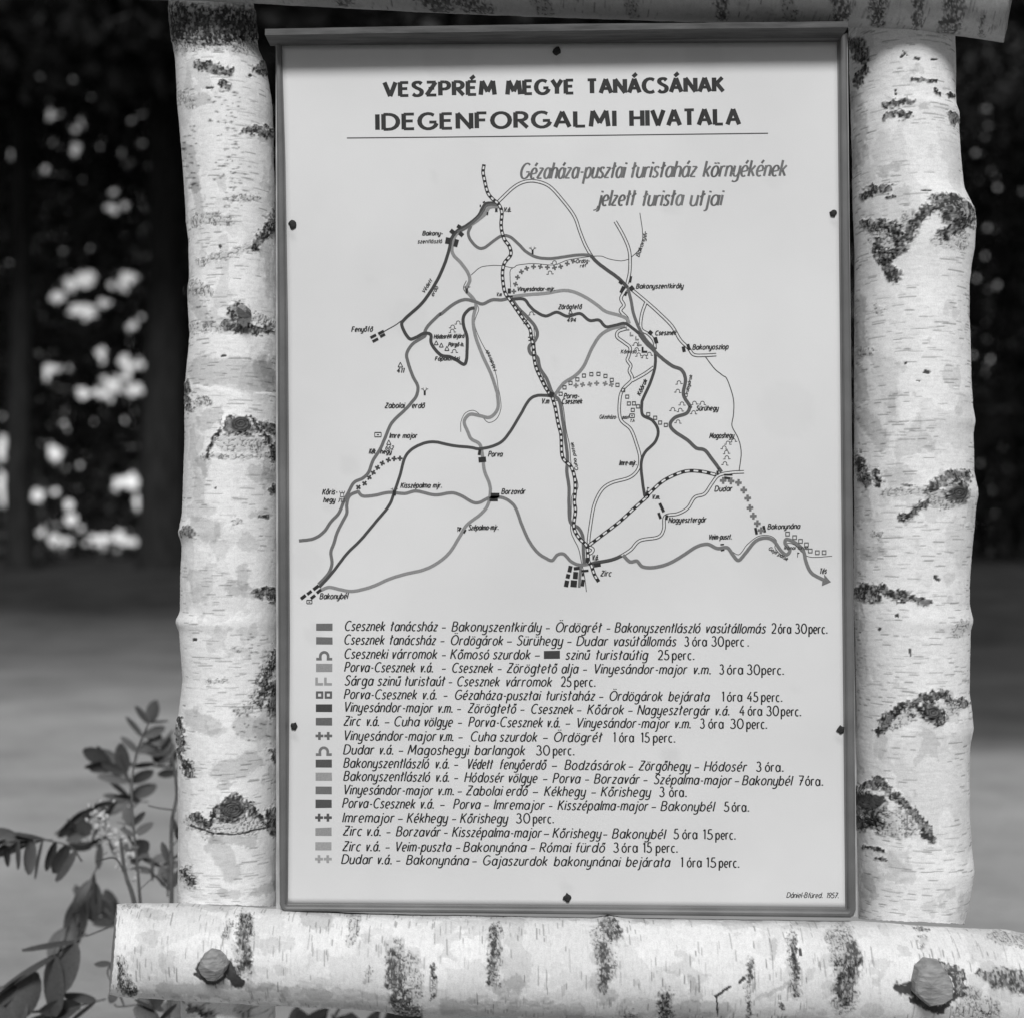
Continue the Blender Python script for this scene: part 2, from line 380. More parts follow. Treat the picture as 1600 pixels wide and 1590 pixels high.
# left post -------------------------------------------------------------
LP = empty('birch_post', W(358, 2750, 1.87)[:2]+(0,), 'white birch post left of the map, with a dark bark collar at its top', 'post', 'upright birch posts of the map stand')
profL = [(-60, 262, 393), (0, 265, 395), (75, 272, 402), (100, 275, 414), (150, 278, 423), (170, 279, 425), (290, 289, 429), (350, 292, 429), (380, 296, 430), (440, 297, 431), (460, 294, 432), (520, 298, 434), (590, 292, 434), (645, 290, 434), (700, 289, 434), (800, 286, 433), (822, 283, 433), (832, 280.5, 433), (850, 285, 433), (955, 282.5, 433), (970, 275, 433), (985, 281, 432), (1060, 287, 432), (1110, 281, 432), (1140, 276, 432), (1165, 277, 432), (1190, 280, 432), (1300, 280, 431), (1411.5, 279, 430)]
fL = [('r', 32, [(268, 36), (340, 42), (412, 38)]), ('r', 28, [(268, 36), (340, 42), (412, 38)]), ('m', 12, [(275, 72), (340, 68), (410, 78)]), ('r', 8, [(312, 106), (335, 108), (356, 112)]), ('r', 5, [(345, 130), (356, 136)]), ('k', 2, [(322, 137), (332, 137)]),
      ('m', 9, [(282, 152), (298, 160)]), ('g', 8, [(302, 157), (322, 154)]), ('k', 3, [(392, 118)]), ('r', 9, [(425, 95), (405, 108), (428, 112)]), ('r', 7, [(384, 203), (405, 205), (430, 210)]), ('g', 9, [(412, 215), (430, 225)]),
      ('d', 14, [(295, 205), (300, 285)]), ('g', 9, [(296, 235), (305, 290)]), ('d', 26, [(350, 160), (365, 300)]), ('g', 7, [(305, 290), (312, 335)]), ('m', 9, [(306, 347), (330, 342), (355, 345)]), ('m', 5, [(360, 313), (405, 308)]),
      ('r', 8, [(425, 350), (408, 368), (396, 388)]), ('m', 6, [(392, 388), (350, 398), (312, 410)]), ('k', 3, [(345, 386)]), ('r', 9, [(427, 335), (426, 360)]),
      ('m', 11, [(303, 445), (322, 455)]), ('d', 12, [(315, 470), (330, 500)]), ('g', 10, [(300, 460), (320, 500)]),
      ('r', 15, [(372, 487)]), ('r', 8, [(350, 506), (372, 512), (395, 514), (420, 512)]), ('m', 8, [(300, 512), (345, 512)]), ('m', 7, [(400, 495), (428, 508)]), ('k', 2, [(346, 556), (352, 555)]),
      ('g', 24, [(315, 580), (360, 582), (405, 590)]), ('g', 14, [(410, 570), (425, 600)]), ('l', 3.4, [(308, 605), (340, 609), (375, 618)]), ('l', 2.6, [(402, 614), (432, 617)]),
      ('r', 6, [(293, 600), (296, 640)]), ('m', 8, [(310, 627), (325, 628)]), ('g', 14, [(320, 660), (340, 645)]),
      ('r', 15, [(360, 664), (388, 664)]), ('m', 14, [(350, 690), (400, 694)]), ('r', 3.2, [(352, 660), (335, 685), (322, 712)]), ('r', 4.5, [(390, 655), (412, 680), (428, 708)]), ('r', 11, [(415, 668), (428, 672)]), ('r', 10, [(425, 700), (431, 716)]), ('m', 4, [(318, 712), (370, 714), (420, 712)]), ('l', 2.5, [(352, 650), (347, 668)]), ('l', 3, [(388, 657), (392, 664)]),
      ('g', 14, [(400, 740), (430, 745)]), ('g', 8, [(310, 720), (320, 740)]), ('r', 7, [(428, 765)]), ('g', 6, [(396, 803), (418, 806)]), ('r', 2.5, [(405, 806), (418, 806)]), ('r', 9, [(290, 828), (299, 832)]), ('g', 17, [(310, 822), (330, 828)]), ('m', 4, [(365, 818), (376, 815)]), ('k', 2, [(337, 762)]), ('e', 15, [(375, 662)]),
      ('g', 11, [(380, 890), (382, 915)]), ('g', 12, [(365, 918), (400, 925)]), ('r', 10, [(405, 924), (430, 928)]),
      ('k', 3.4, [(303, 999)]), ('m', 4, [(362, 1015), (372, 1016)]), ('d', 16, [(400, 990), (412, 1060)]), ('m', 12, [(428, 1025), (412, 1060), (400, 1080)]), ('r', 6, [(430, 1020), (415, 1062), (405, 1095)]), ('m', 8, [(402, 1100), (372, 1112)]), ('r', 13, [(430, 1075), (428, 1105)]), ('d', 22, [(385, 1130), (415, 1150)]), ('g', 18, [(380, 1135), (425, 1140)]), ('m', 4, [(325, 1064), (352, 1063)]), ('r', 6, [(425, 1170), (430, 1185)]),
      ('g', 16, [(300, 1125), (330, 1135)]), ('r', 6, [(280, 1128), (284, 1165), (286, 1200)]), ('r', 8, [(292, 1190), (296, 1205)]), ('g', 18, [(345, 1205), (395, 1190)]), ('g', 5, [(345, 1227), (358, 1224)]),
      ('r', 16, [(350, 1266), (372, 1264)]), ('r', 5, [(362, 1244), (340, 1262), (325, 1290)]), ('r', 7, [(366, 1246), (392, 1262), (412, 1282)]), ('m', 15, [(335, 1288), (395, 1290)]), ('r', 8, [(306, 1276), (314, 1284)]), ('m', 12, [(298, 1285), (320, 1295)]), ('r', 11, [(424, 1270), (428, 1295)]), ('e', 17, [(362, 1262)]), ('k', 1.6, [(298, 1290), (330, 1301), (365, 1304), (412, 1293)]),
      ('g', 16, [(335, 1320), (355, 1345), (362, 1365)]), ('g', 9, [(330, 1310), (395, 1315)]), ('m', 12, [(292, 1362), (300, 1385)]), ('r', 5, [(288, 1360), (302, 1382)]), ('g', 10, [(350, 1400), (368, 1402)]), ('g', 9, [(400, 1398), (430, 1385)])]
birch('birch_post', True, 1.87, profL, fL, 3, LP, step=1.15, nfront=140, dens=1.3, cut1=(-18, 3), bumps=[(376, 486, 16, 5), (372, 664, 26, 5), (362, 1262, 26, 6), (290, 830, 12, 3)])
stub(377, 484, 9, 1.82, 1.793, LP, seed=3, sides=11)
birch('post_foot', True, 1.87, [(1421, 282, 427), (1600, 284, 430), (3000, 280, 434)], [('r', 10, [(300, 1575), (330, 1585)]), ('m', 14, [(380, 1580)])], 12, LP, step=3, nfront=60, cut0=(-18, 3))
# right post -------------------------------------------------------------
RP = empty('birch_post', W(1425, 2750, 1.87)[:2]+(0,), 'white birch post right of the map, with big black knots and a bulge high up', 'post', 'upright birch posts of the map stand')
profR = [(-60, 1326, 1486), (55, 1328, 1488.5), (110, 1329, 1490), (170, 1331, 1491), (185, 1331, 1496), (196, 1332, 1494), (250, 1333, 1498), (300, 1334, 1503), (330, 1335, 1515), (350, 1336, 1520), (390, 1337, 1519.5), (420, 1337, 1514), (450, 1337, 1511), (565, 1337, 1512.5), (640, 1337, 1516), (660, 1337, 1520), (680, 1337, 1516.5), (740, 1337, 1518.5), (770, 1337, 1525), (790, 1337, 1521.5), (850, 1336, 1516), (900, 1336, 1511), (945, 1336, 1511), (968, 1337, 1517), (985, 1338, 1512), (1080, 1340, 1511), (1100, 1341, 1514), (1135, 1341, 1517.5), (1160, 1340, 1512), (1250, 1341, 1511), (1320, 1341, 1514), (1355, 1342, 1519), (1375, 1342, 1515), (1400, 1343, 1511), (1438.5, 1343, 1503)]
fR = [('r', 13, [(1332, 70), (1350, 92)]), ('r', 8, [(1352, 112), (1340, 128)]), ('k', 2.6, [(1408, 89), (1411, 86)]), ('k', 3, [(1430, 91), (1434, 93)]), ('k', 1, [(1409, 78), (1418, 88)]), ('r', 3.6, [(1426, 124), (1444, 125), (1463, 127)]), ('r', 4, [(1461, 142), (1468, 145)]), ('r', 5, [(1484, 146), (1487, 150)]), ('r', 6, [(1488, 178), (1494, 190)]), ('k', 1.5, [(1399, 140), (1400, 148)]), ('k', 1.7, [(1455, 93), (1463, 93)]),
      ('r', 6.5, [(1384, 166), (1405, 162), (1422, 158)]), ('r', 6, [(1386, 182), (1395, 178), (1420, 182)]), ('g', 8, [(1445, 167)]), ('g', 11, [(1334, 150), (1345, 200), (1338, 260)]), ('g', 9, [(1380, 270), (1400, 262)]),
      ('r', 6.5, [(1350, 306), (1366, 297), (1390, 295)]), ('r', 2.2, [(1385, 308), (1398, 306)]), ('k', 1.5, [(1440, 297), (1455, 298)]),
      ('r', 15, [(1465, 318), (1490, 318), (1508, 332)]), ('r', 15, [(1480, 336), (1508, 345)]), ('r', 12, [(1500, 350), (1475, 366)]), ('m', 16, [(1470, 370), (1500, 375)]), ('r', 9, [(1450, 325), (1432, 345), (1420, 370)]), ('m', 20, [(1425, 345), (1405, 380)]), ('r', 9, [(1355, 350), (1378, 350), (1400, 356)]), ('r', 10, [(1400, 360), (1410, 385), (1395, 400)]), ('m', 16, [(1375, 365), (1385, 400)]), ('r', 9, [(1380, 395), (1390, 425), (1402, 432)]), ('r', 5, [(1372, 372), (1370, 395)]),
      ('m', 6, [(1371, 478), (1374, 488)]), ('g', 9, [(1345, 470), (1341, 560)]), ('g', 10, [(1342, 580), (1348, 620)]), ('m', 6, [(1342, 548), (1358, 552)]), ('k', 3, [(1446, 582), (1451, 583)]), ('k', 2, [(1415, 568)]), ('m', 4, [(1454, 529)]), ('k', 1, [(1432, 595), (1438, 596)]),
      ('g', 14, [(1350, 650), (1375, 690)]), ('m', 11, [(1340, 716), (1350, 740), (1370, 745)]), ('r', 6, [(1342, 718), (1356, 755)]), ('r', 4, [(1370, 735), (1374, 758)]), ('m', 6, [(1378, 770), (1425, 768), (1450, 762)]), ('r', 20, [(1492, 768)]), ('e', 13, [(1494, 770)]), ('r', 9, [(1460, 758), (1478, 745), (1508, 745)]), ('m', 12, [(1455, 770), (1475, 785)]), ('r', 5, [(1452, 782), (1432, 795), (1405, 812)]), ('m', 8, [(1440, 790), (1410, 812)]), ('r', 2.2, [(1410, 757), (1425, 758)]),
      ('m', 5, [(1366, 832), (1375, 835)]), ('g', 9, [(1352, 868), (1378, 862)]), ('r', 14, [(1348, 925), (1366, 928)]), ('r', 8, [(1378, 918), (1400, 928), (1425, 934), (1450, 938)]), ('k', 4.4, [(1464, 903)]), ('k', 3.4, [(1402, 961)]), ('k', 2.6, [(1373, 983)]), ('k', 1.4, [(1421, 1014), (1422, 1024)]),
      ('m', 8, [(1495, 985), (1505, 975)]), ('r', 8, [(1372, 1142), (1388, 1120), (1410, 1105)]), ('r', 7, [(1400, 1108), (1430, 1092), (1470, 1086), (1508, 1100)]), ('m', 14, [(1392, 1125), (1415, 1115)]), ('r', 13, [(1448, 1105), (1464, 1120)]), ('r', 5, [(1430, 1100), (1450, 1122), (1466, 1128)]), ('m', 12, [(1430, 1110), (1490, 1105)]), ('e', 11, [(1456, 1112)]),
      ('r', 9, [(1345, 1232), (1375, 1220), (1395, 1240)]), ('r', 8, [(1395, 1238), (1425, 1268), (1440, 1290), (1456, 1310)]), ('r', 22, [(1347, 1252), (1366, 1262)]), ('k', 9, [(1350, 1250), (1375, 1252)]), ('r', 14, [(1345, 1285), (1372, 1282)]), ('m', 22, [(1370, 1275), (1410, 1290)]), ('r', 3, [(1350, 1322), (1380, 1328)]), ('r', 3, [(1370, 1342), (1383, 1343)]), ('g', 8, [(1350, 1370), (1365, 1400)]), ('g', 7, [(1470, 1415)])]
birch('birch_post', True, 1.87, profR, fR, 8, RP, step=1.15, nfront=150, dens=1.2, cut1=(-19, 4), bumps=[(1495, 335, 24, 8), (1492, 768, 20, 7), (1455, 1112, 24, 6), (1365, 1262, 30, 6)])

birch('post_foot', True, 1.87, [(1448, 1345, 1500), (1700, 1343, 1503), (3000, 1338, 1506)], [], 13, RP, step=3, nfront=60, cut0=(-19, 4))
# bottom log -------------------------------------------------------------
BL = empty('birch_crossbar', W(890, 1520, 1.80), 'white birch log lying across the bottom under the map, two sawn branch stubs on it', 'log', 'birch crossbars of the map stand')
ringp = lambda x, y, r_: [(x+r_*math.cos(t), y+r_*math.sin(t)) for t in np.linspace(0, 6.283, 14)]
profB = [(177, 1414, 1549), (190, 1412, 1553), (286, 1412, 1559), (440, 1422, 1568), (572, 1428, 1574), (640, 1430, 1582), (700, 1431, 1582), (900, 1434.5, 1589), (925, 1435, 1590), (953, 1431, 1590), (976, 1435, 1591), (1178, 1438, 1596), (1347, 1440, 1600), (1420, 1446, 1604), (1506, 1451, 1606), (1577, 1454, 1610), (1600, 1459, 1612), (1700, 1470, 1618), (1860, 1478, 1620)]
fB = [('k', 3.2, ringp(331, 1514, 22)), ('k', 4.5, ringp(1464, 1543, 32)), ('r', 10, [(385, 1435), (379, 1470), (386, 1495), (378, 1515)]), ('m', 14, [(385, 1435), (378, 1500)]), ('m', 7, [(356, 1445), (352, 1460)]), ('k', 11, [(352, 1508), (366, 1524), (374, 1534)]), ('k', 3, [(305, 1522), (312, 1528)]), ('r', 8, [(179, 1512), (184, 1540), (208, 1550)]), ('m', 12, [(180, 1500), (200, 1548)]), ('m', 5, [(187, 1417), (208, 1413)]),
      ('m', 9, [(558, 1432), (548, 1465), (545, 1472)]), ('m', 17, [(618, 1480), (620, 1530)]), ('r', 13, [(615, 1495), (618, 1535), (630, 1560)]), ('m', 13, [(645, 1500), (648, 1555)]), ('r', 16, [(622, 1565), (645, 1582)]), ('r', 4, [(676, 1510), (677, 1525)]), ('m', 5, [(676, 1510), (677, 1560)]), ('r', 4, [(677, 1553)]), ('m', 5, [(578, 1515), (574, 1530)]),
      ('r', 6, [(773, 1452), (770, 1500), (768, 1535)]), ('m', 11, [(774, 1450), (770, 1535)]), ('r', 16, [(952, 1446), (958, 1455)]), ('m', 17, [(940, 1460), (948, 1520)]), ('r', 9, [(940, 1480), (945, 1520), (942, 1540)]), ('r', 9, [(1040, 1556), (1040, 1590)]), ('m', 14, [(1038, 1555), (1042, 1590)]), ('m', 9, [(985, 1585)]),
      ('k', 2.2, [(1119, 1556), (1130, 1548), (1140, 1541)]), ('k', 3, [(1155, 1534), (1163, 1526)]), ('k', 1.2, [(1120, 1558), (1121, 1585)]), ('r', 4.5, [(1173, 1505), (1171, 1530)]), ('m', 7, [(1173, 1500), (1170, 1590)]), ('r', 4, [(1170, 1565), (1170, 1588)]),
      ('r', 5, [(1240, 1470), (1243, 1510), (1243, 1550)]), ('m', 9, [(1236, 1460), (1243, 1550)]), ('k', 2, [(1250, 1483), (1251, 1492)]), ('r', 5, [(1222, 1570)]), ('m', 22, [(1312, 1462), (1320, 1500)]), ('r', 16, [(1330, 1485), (1330, 1510)]), ('r', 14, [(1322, 1520), (1318, 1560)]), ('m', 21, [(1322, 1510), (1320, 1565)]),
      ('k', 12, [(1408, 1543), (1425, 1548)]), ('k', 5, [(1425, 1562), (1470, 1580)]), ('r', 7, [(1438, 1514), (1470, 1508), (1500, 1520), (1502, 1550)]), ('r', 18, [(1560, 1527), (1620, 1538)]), ('r', 6, [(1530, 1520), (1560, 1535)]), ('r', 16, [(1620, 1535), (1680, 1540)]), ('m', 15, [(1510, 1555), (1550, 1575)]), ('m', 12, [(1500, 1580), (1540, 1590)]), ('m', 12, [(1555, 1462), (1600, 1470)]), ('r', 3, [(1430, 1450), (1450, 1452)]), ('m', 6, [(1440, 1462), (1442, 1478)]),
      ('g', 12, [(255, 1545), (330, 1548), (440, 1552)]), ('g', 8, [(350, 1538), (420, 1540)]), ('g', 14, [(450, 1555), (560, 1562), (610, 1570)]), ('g', 15, [(700, 1575), (900, 1580)]), ('g', 10, [(780, 1545), (810, 1530), (800, 1560)]), ('g', 13, [(930, 1535), (950, 1560)]), ('g', 14, [(980, 1575), (1130, 1580)]), ('g', 8, [(1080, 1530), (1090, 1560)]), ('g', 5, [(1210, 1470), (1208, 1495)]), ('g', 4, [(1185, 1560), (1215, 1545), (1235, 1535)]), ('g', 13, [(480, 1435), (510, 1440)])]
birch('birch_crossbar', False, 1.80, profB, fB, 21, BL, step=1.15, nfront=150, dens=0.9, white=0.76, cut0=(19, -6), bumps=[(952, 1446, 18, 3), (1325, 1490, 24, 4), (1560, 1530, 30, 6), (630, 1530, 24, 3)])
stub(331, 1513, 21, 1.76, 1.722, BL, seed=5, sides=10, tilt=(.4, -.5))
stub(1462, 1542, 31, 1.76, 1.718, BL, seed=9, sides=11, tilt=(-.4, .4))

# top log ----------------------------------------------------------------
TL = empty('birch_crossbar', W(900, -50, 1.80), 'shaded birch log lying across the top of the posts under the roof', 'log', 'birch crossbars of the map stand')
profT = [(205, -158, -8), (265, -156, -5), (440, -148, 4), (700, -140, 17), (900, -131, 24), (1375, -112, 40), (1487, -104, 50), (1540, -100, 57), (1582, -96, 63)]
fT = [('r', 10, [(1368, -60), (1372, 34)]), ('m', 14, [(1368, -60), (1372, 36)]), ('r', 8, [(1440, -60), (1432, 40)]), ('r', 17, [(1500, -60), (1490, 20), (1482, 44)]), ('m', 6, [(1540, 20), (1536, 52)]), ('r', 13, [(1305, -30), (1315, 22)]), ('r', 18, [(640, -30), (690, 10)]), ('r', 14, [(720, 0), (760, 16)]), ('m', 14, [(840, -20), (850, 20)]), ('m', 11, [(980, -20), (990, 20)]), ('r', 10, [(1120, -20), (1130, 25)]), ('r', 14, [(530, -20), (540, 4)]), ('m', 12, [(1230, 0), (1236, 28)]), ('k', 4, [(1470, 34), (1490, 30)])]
birch('birch_crossbar', False, 1.80, profT, fT, 33, TL, step=2.0, nfront=90, dens=1.0, a_lo=-60, a_hi=130, white=0.42, cut1=(-24, -14))  # bark tone lowered to paint in the shade under the roof

# ------------------------------------------------------------------ roof above the frame (only its back eave shows)
def box(V, F, c, size, rot=0.0, pitch=0.0):
    """box centred at c; rot about Y (tilt in the picture), pitch about X"""
    b = len(V); sx, sy, sz = size
    cr, sr = math.cos(rot), math.sin(rot); cp, sp = math.cos(pitch), math.sin(pitch)
    for dx, dy, dz in ((-1, -1, -1), (1, -1, -1), (1, 1, -1), (-1, 1, -1), (-1, -1, 1), (1, -1, 1), (1, 1, 1), (-1, 1, 1)):
        x, y, z = dx*sx/2, dy*sy/2, dz*sz/2
        y, z = y*cp-z*sp, y*sp+z*cp
        x, z = x*cr+z*sr, -x*sr+z*cr
        V.append((c[0]+x, c[1]+y, c[2]+z))
    for f in ((0, 3, 2, 1), (4, 5, 6, 7), (0, 1, 5, 4), (1, 2, 6, 5), (2, 3, 7, 6), (3, 0, 4, 7)): F.append(tuple(b+i for i in f))
roof = empty('small_roof', (0.02, 1.84, 2.33), 'narrow board roof sheltering the map stand, its back eave showing at the top', 'roof')
tiltr = math.atan(0.034)
for side in (-1, 1):
    for k in range(2):
        V, F = [], []
        run = 0.068+k*0.085
        yy = 1.84+side*(run if side > 0 else run*.8); zz = 2.36-run*0.42+0.004*k
        box(V, F, (0.055+0.004*k, yy, zz), (1.235-0.012*k, 0.094, 0.020), tiltr, -side*0.40)
        mesh_obj('roof_board', V, F, M_roof, roof)
for side, yy in ((-1, 1.695), (1, 2.025)):
    V, F = [], []; box(V, F, (0.055, yy, 2.262), (1.245, 0.022, 0.048), tiltr); mesh_obj('eave_board', V, F, M_roof, roof)

# ------------------------------------------------------------------ the framed map
MB = empty('framed_map_board', W(885, 1430, 1.81), 'framed tourist map board with painted routes and legend hanging between the birch posts', 'sign')
def strip_prism(name, outline_px, y0, y1, mat, parent):
    """closed photo outline extruded from depth y0 (front) to y1"""
    n = len(outline_px)
    V = [W(x, y)[0:1]+(y0,)+W(x, y)[2:] for x, y in outline_px]+[W(x, y)[0:1]+(y1,)+W(x, y)[2:] for x, y in outline_px]
    F = [tuple(range(n)), tuple(range(2*n-1, n-1, -1))]+[(i, n+i, n+(i+1) % n, (i+1) % n) for i in range(n)]
    return mesh_obj(name, V, F, mat, parent)
strip_prism('backing_board', [(429.5, 55), (1326, 50), (1341, 1433), (430.5, 1424)], 1.806, 1.822, M_back, MB)

# painted sheet: fine grid so the stains are paint on it
def edgeL(y): return np.interp(y, [66, 73, 250, 500, 800, 1000, 1410], [440.5, 441, 446, 450, 452, 453, 450])
def edgeR(y): return np.interp(y, [66, 480, 950, 1417], [1308, 1312, 1316, 1321])
nu, nv = 90, 140
U, Vv = np.meshgrid(np.linspace(0, 1, nu), np.linspace(0, 1, nv))
top = 71-5*U; bot = 1411+7*U
PY = top+(bot-top)*Vv; PX = edgeL(PY)-1.5+(edgeR(PY)-edgeL(PY)+3)*U
tone = np.full(PX.shape, PAPER)
for x, y, r_, a in [(546, 727, 15, .05), (516, 790, 12, .05), (490, 992, 16, .06), (678, 277, 6, .06), (758, 280, 9, .05), (1048, 318, 16, .05), (1047, 1180, 14, .08), (578, 440, 6, .05), (618, 1150, 8, .07), (1245, 1074, 6, .05), (1210, 280, 15, .03), (870, 566, 6, .06), (700, 90, 40, .05), (1100, 88, 30, .05), (885, 1385, 9, .07), (459, 1150, 6, .1), (456, 366, 5, .08), (1302, 350, 5, .08), (1313, 1156, 5, .1), (640, 500, 30, .03), (1230, 640, 45, .025), (940, 1240, 30, .02), (480, 880, 25, .03)]:
    d = np.hypot(PX-x, PY-y)+3*(fbm(PX/12, PY/12, 5, 2)-.5); tone = tone*(1-a*sstep(r_+3, r_-3, d))
for x, y, ln in [(870, 86, 26), (457, 357, 34), (1301, 339, 30), (459, 1140, 28), (1313, 1145, 24)]:
    tone = tone*(1-.10*np.exp(-((PX-x)/3.5)**2)*sstep(y-3, y+3, PY)*sstep(y+ln, y, PY))
SY = 1.8000
X = (PX-800)*S; Z = EYE-(PY-ROW)*S
idx = np.arange(nu*nv).reshape(nv, nu)
F = np.stack([idx[:-1, :-1], idx[1:, :-1], idx[1:, 1:], idx[:-1, 1:]], -1).reshape(-1, 4)
V = np.stack([X, np.full(X.shape, SY), Z], -1).reshape(-1, 3)
# turned edge round the sheet gives it its thickness
ring = np.concatenate([idx[0, :], idx[1:, -1], idx[-1, -2::-1], idx[-2:0:-1, 0]])
rb = V[ring].copy(); rb[:, 1] += 0.003; base = len(V)
V2 = np.concatenate([V, rb]); nr = len(ring)
Fs = np.stack([ring, np.roll(ring, -1), base+(np.arange(nr)+1) % nr, base+np.arange(nr)], -1)
sheet = mesh_obj('map_sheet', V2, np.concatenate([F, Fs]), M_paper, MB, attr={'tone': np.concatenate([tone.ravel(), np.full(nr, PAPER)])})

# frame rails: moulded profile swept along each side with mitred ends
def rail(outer, inner, name='frame_rail', mat=M_frame, h=0.012, y_back=1.806):
    """outer/inner: matching photo points along the two edges of the rail"""
    prof = [(0, 0), (0.0, 0.55), (0.10, 0.80), (0.28, 0.97), (0.50, 1.0), (0.68, 0.93), (0.80, 0.74), (0.84, 0.60), (1.0, 0.55), (1.0, 0.0)]
    V, F = [], []
    m = len(prof)
    for (ox, oy), (ix, iy) in zip(outer, inner):
        for f, hh in prof:
            x, _, z = W(ox+(ix-ox)*f, oy+(iy-oy)*f); V.append((x, y_back-hh*h, z))
    for k in range(len(outer)-1):
        for i in range(m-1): F.append((k*m+i, k*m+i+1, (k+1)*m+i+1, (k+1)*m+i))
    F.append(tuple(range(m))); F.append(tuple((len(outer)-1)*m+i for i in range(m-1, -1, -1)))
    return mesh_obj(name, V, F, mat, MB)
ys_ = [72, 250, 500, 800, 1000, 1410]
rail([(431.5, 58), (433, 250), (434, 500), (434.5, 800), (435, 1000), (437, 1412), (441, 1420), (445, 1422.5)], [(440.5, 70.5)]+[(float(edgeL(y)), y) for y in ys_[1:]]+[(450.2, 1410.3), (450.6, 1410.6)])
rail([(1323, 52), (1326, 300), (1330, 600), (1334, 950), (1337, 1420), (1334, 1429), (1329, 1432.5)], [(1308, 66), (float(edgeR(300)), 300), (float(edgeR(600)), 600), (1316, 950), (1320.6, 1416.4), (1320.3, 1417), (1320, 1417.2)])
rail([(445, 1422.7), (900, 1427.5), (1329, 1432.7)], [(450.6, 1410.8), (900, 1413.8), (1320, 1417.4)])
rail([(431.5, 57.8), (900, 53), (1323, 51.8)], [(440.6, 70.2), (900, 67.5), (1308, 65.8)], h=0.009)
# projecting drip ledge over the frame
def ledge():
    topl = [(414, 45.5), (600, 42), (900, 37.5), (1100, 36), (1325, 33.5)]; botl = [(414, 55), (600, 52), (900, 48), (1100, 45), (1325, 43)]
    yf, yb = 1.761, 1.800
    V, F = [], []
    for (x, a), (_, b_) in zip(topl, botl):
        # photo rows hold for the front face
        for yy, row, dz in ((yf, a, 0), (yf, b_, 0), (yb, b_, 0.0), (yb, a, 0.0)):
            xx, _, zz = W(x, row, yf); V.append((xx, yy, zz))
    for k in range(len(topl)-1):
        for i in range(4): F.append((k*4+i, k*4+(i+1) % 4, (k+1)*4+(i+1) % 4, (k+1)*4+i))
    F.append((3, 2, 1, 0)); n = (len(topl)-1)*4; F.append((n, n+1, n+2, n+3))
    mesh_obj('drip_ledge', V, F, M_ledge, MB)
ledge()
# nails
def nail(px, py, r, seed):
    rg = random.Random(seed); V, F = [], []
    n = 11; cx, _, cz = W(px, py)
    rads = [r*S*rg.uniform(.72, 1.18) for _ in range(n)]
    for yy, f in ((SY-0.0002, 1.0), (SY-0.0022, .92), (SY-0.0032, .5)):
        for i in range(n):
            a = 2*math.pi*i/n; V.append((cx+math.cos(a)*rads[i]*f, yy, cz+math.sin(a)*rads[i]*1.08*f))
    for k in range(2):
        for i in range(n): F.append((k*n+i, k*n+(i+1) % n, (k+1)*n+(i+1) % n, (k+1)*n+i))
    F.append(tuple(2*n+i for i in range(n)))
    mesh_obj('nail', V, F, M_nail, MB)
for i, (x, y, r_) in enumerate([(870.5, 79.5, 7), (457, 351.5, 6.3), (1301.5, 333.5, 5.8), (459.5, 1134, 6.5), (1313.5, 1139, 6.5), (886.5, 1402, 7)]): nail(x, y, r_, i+4)

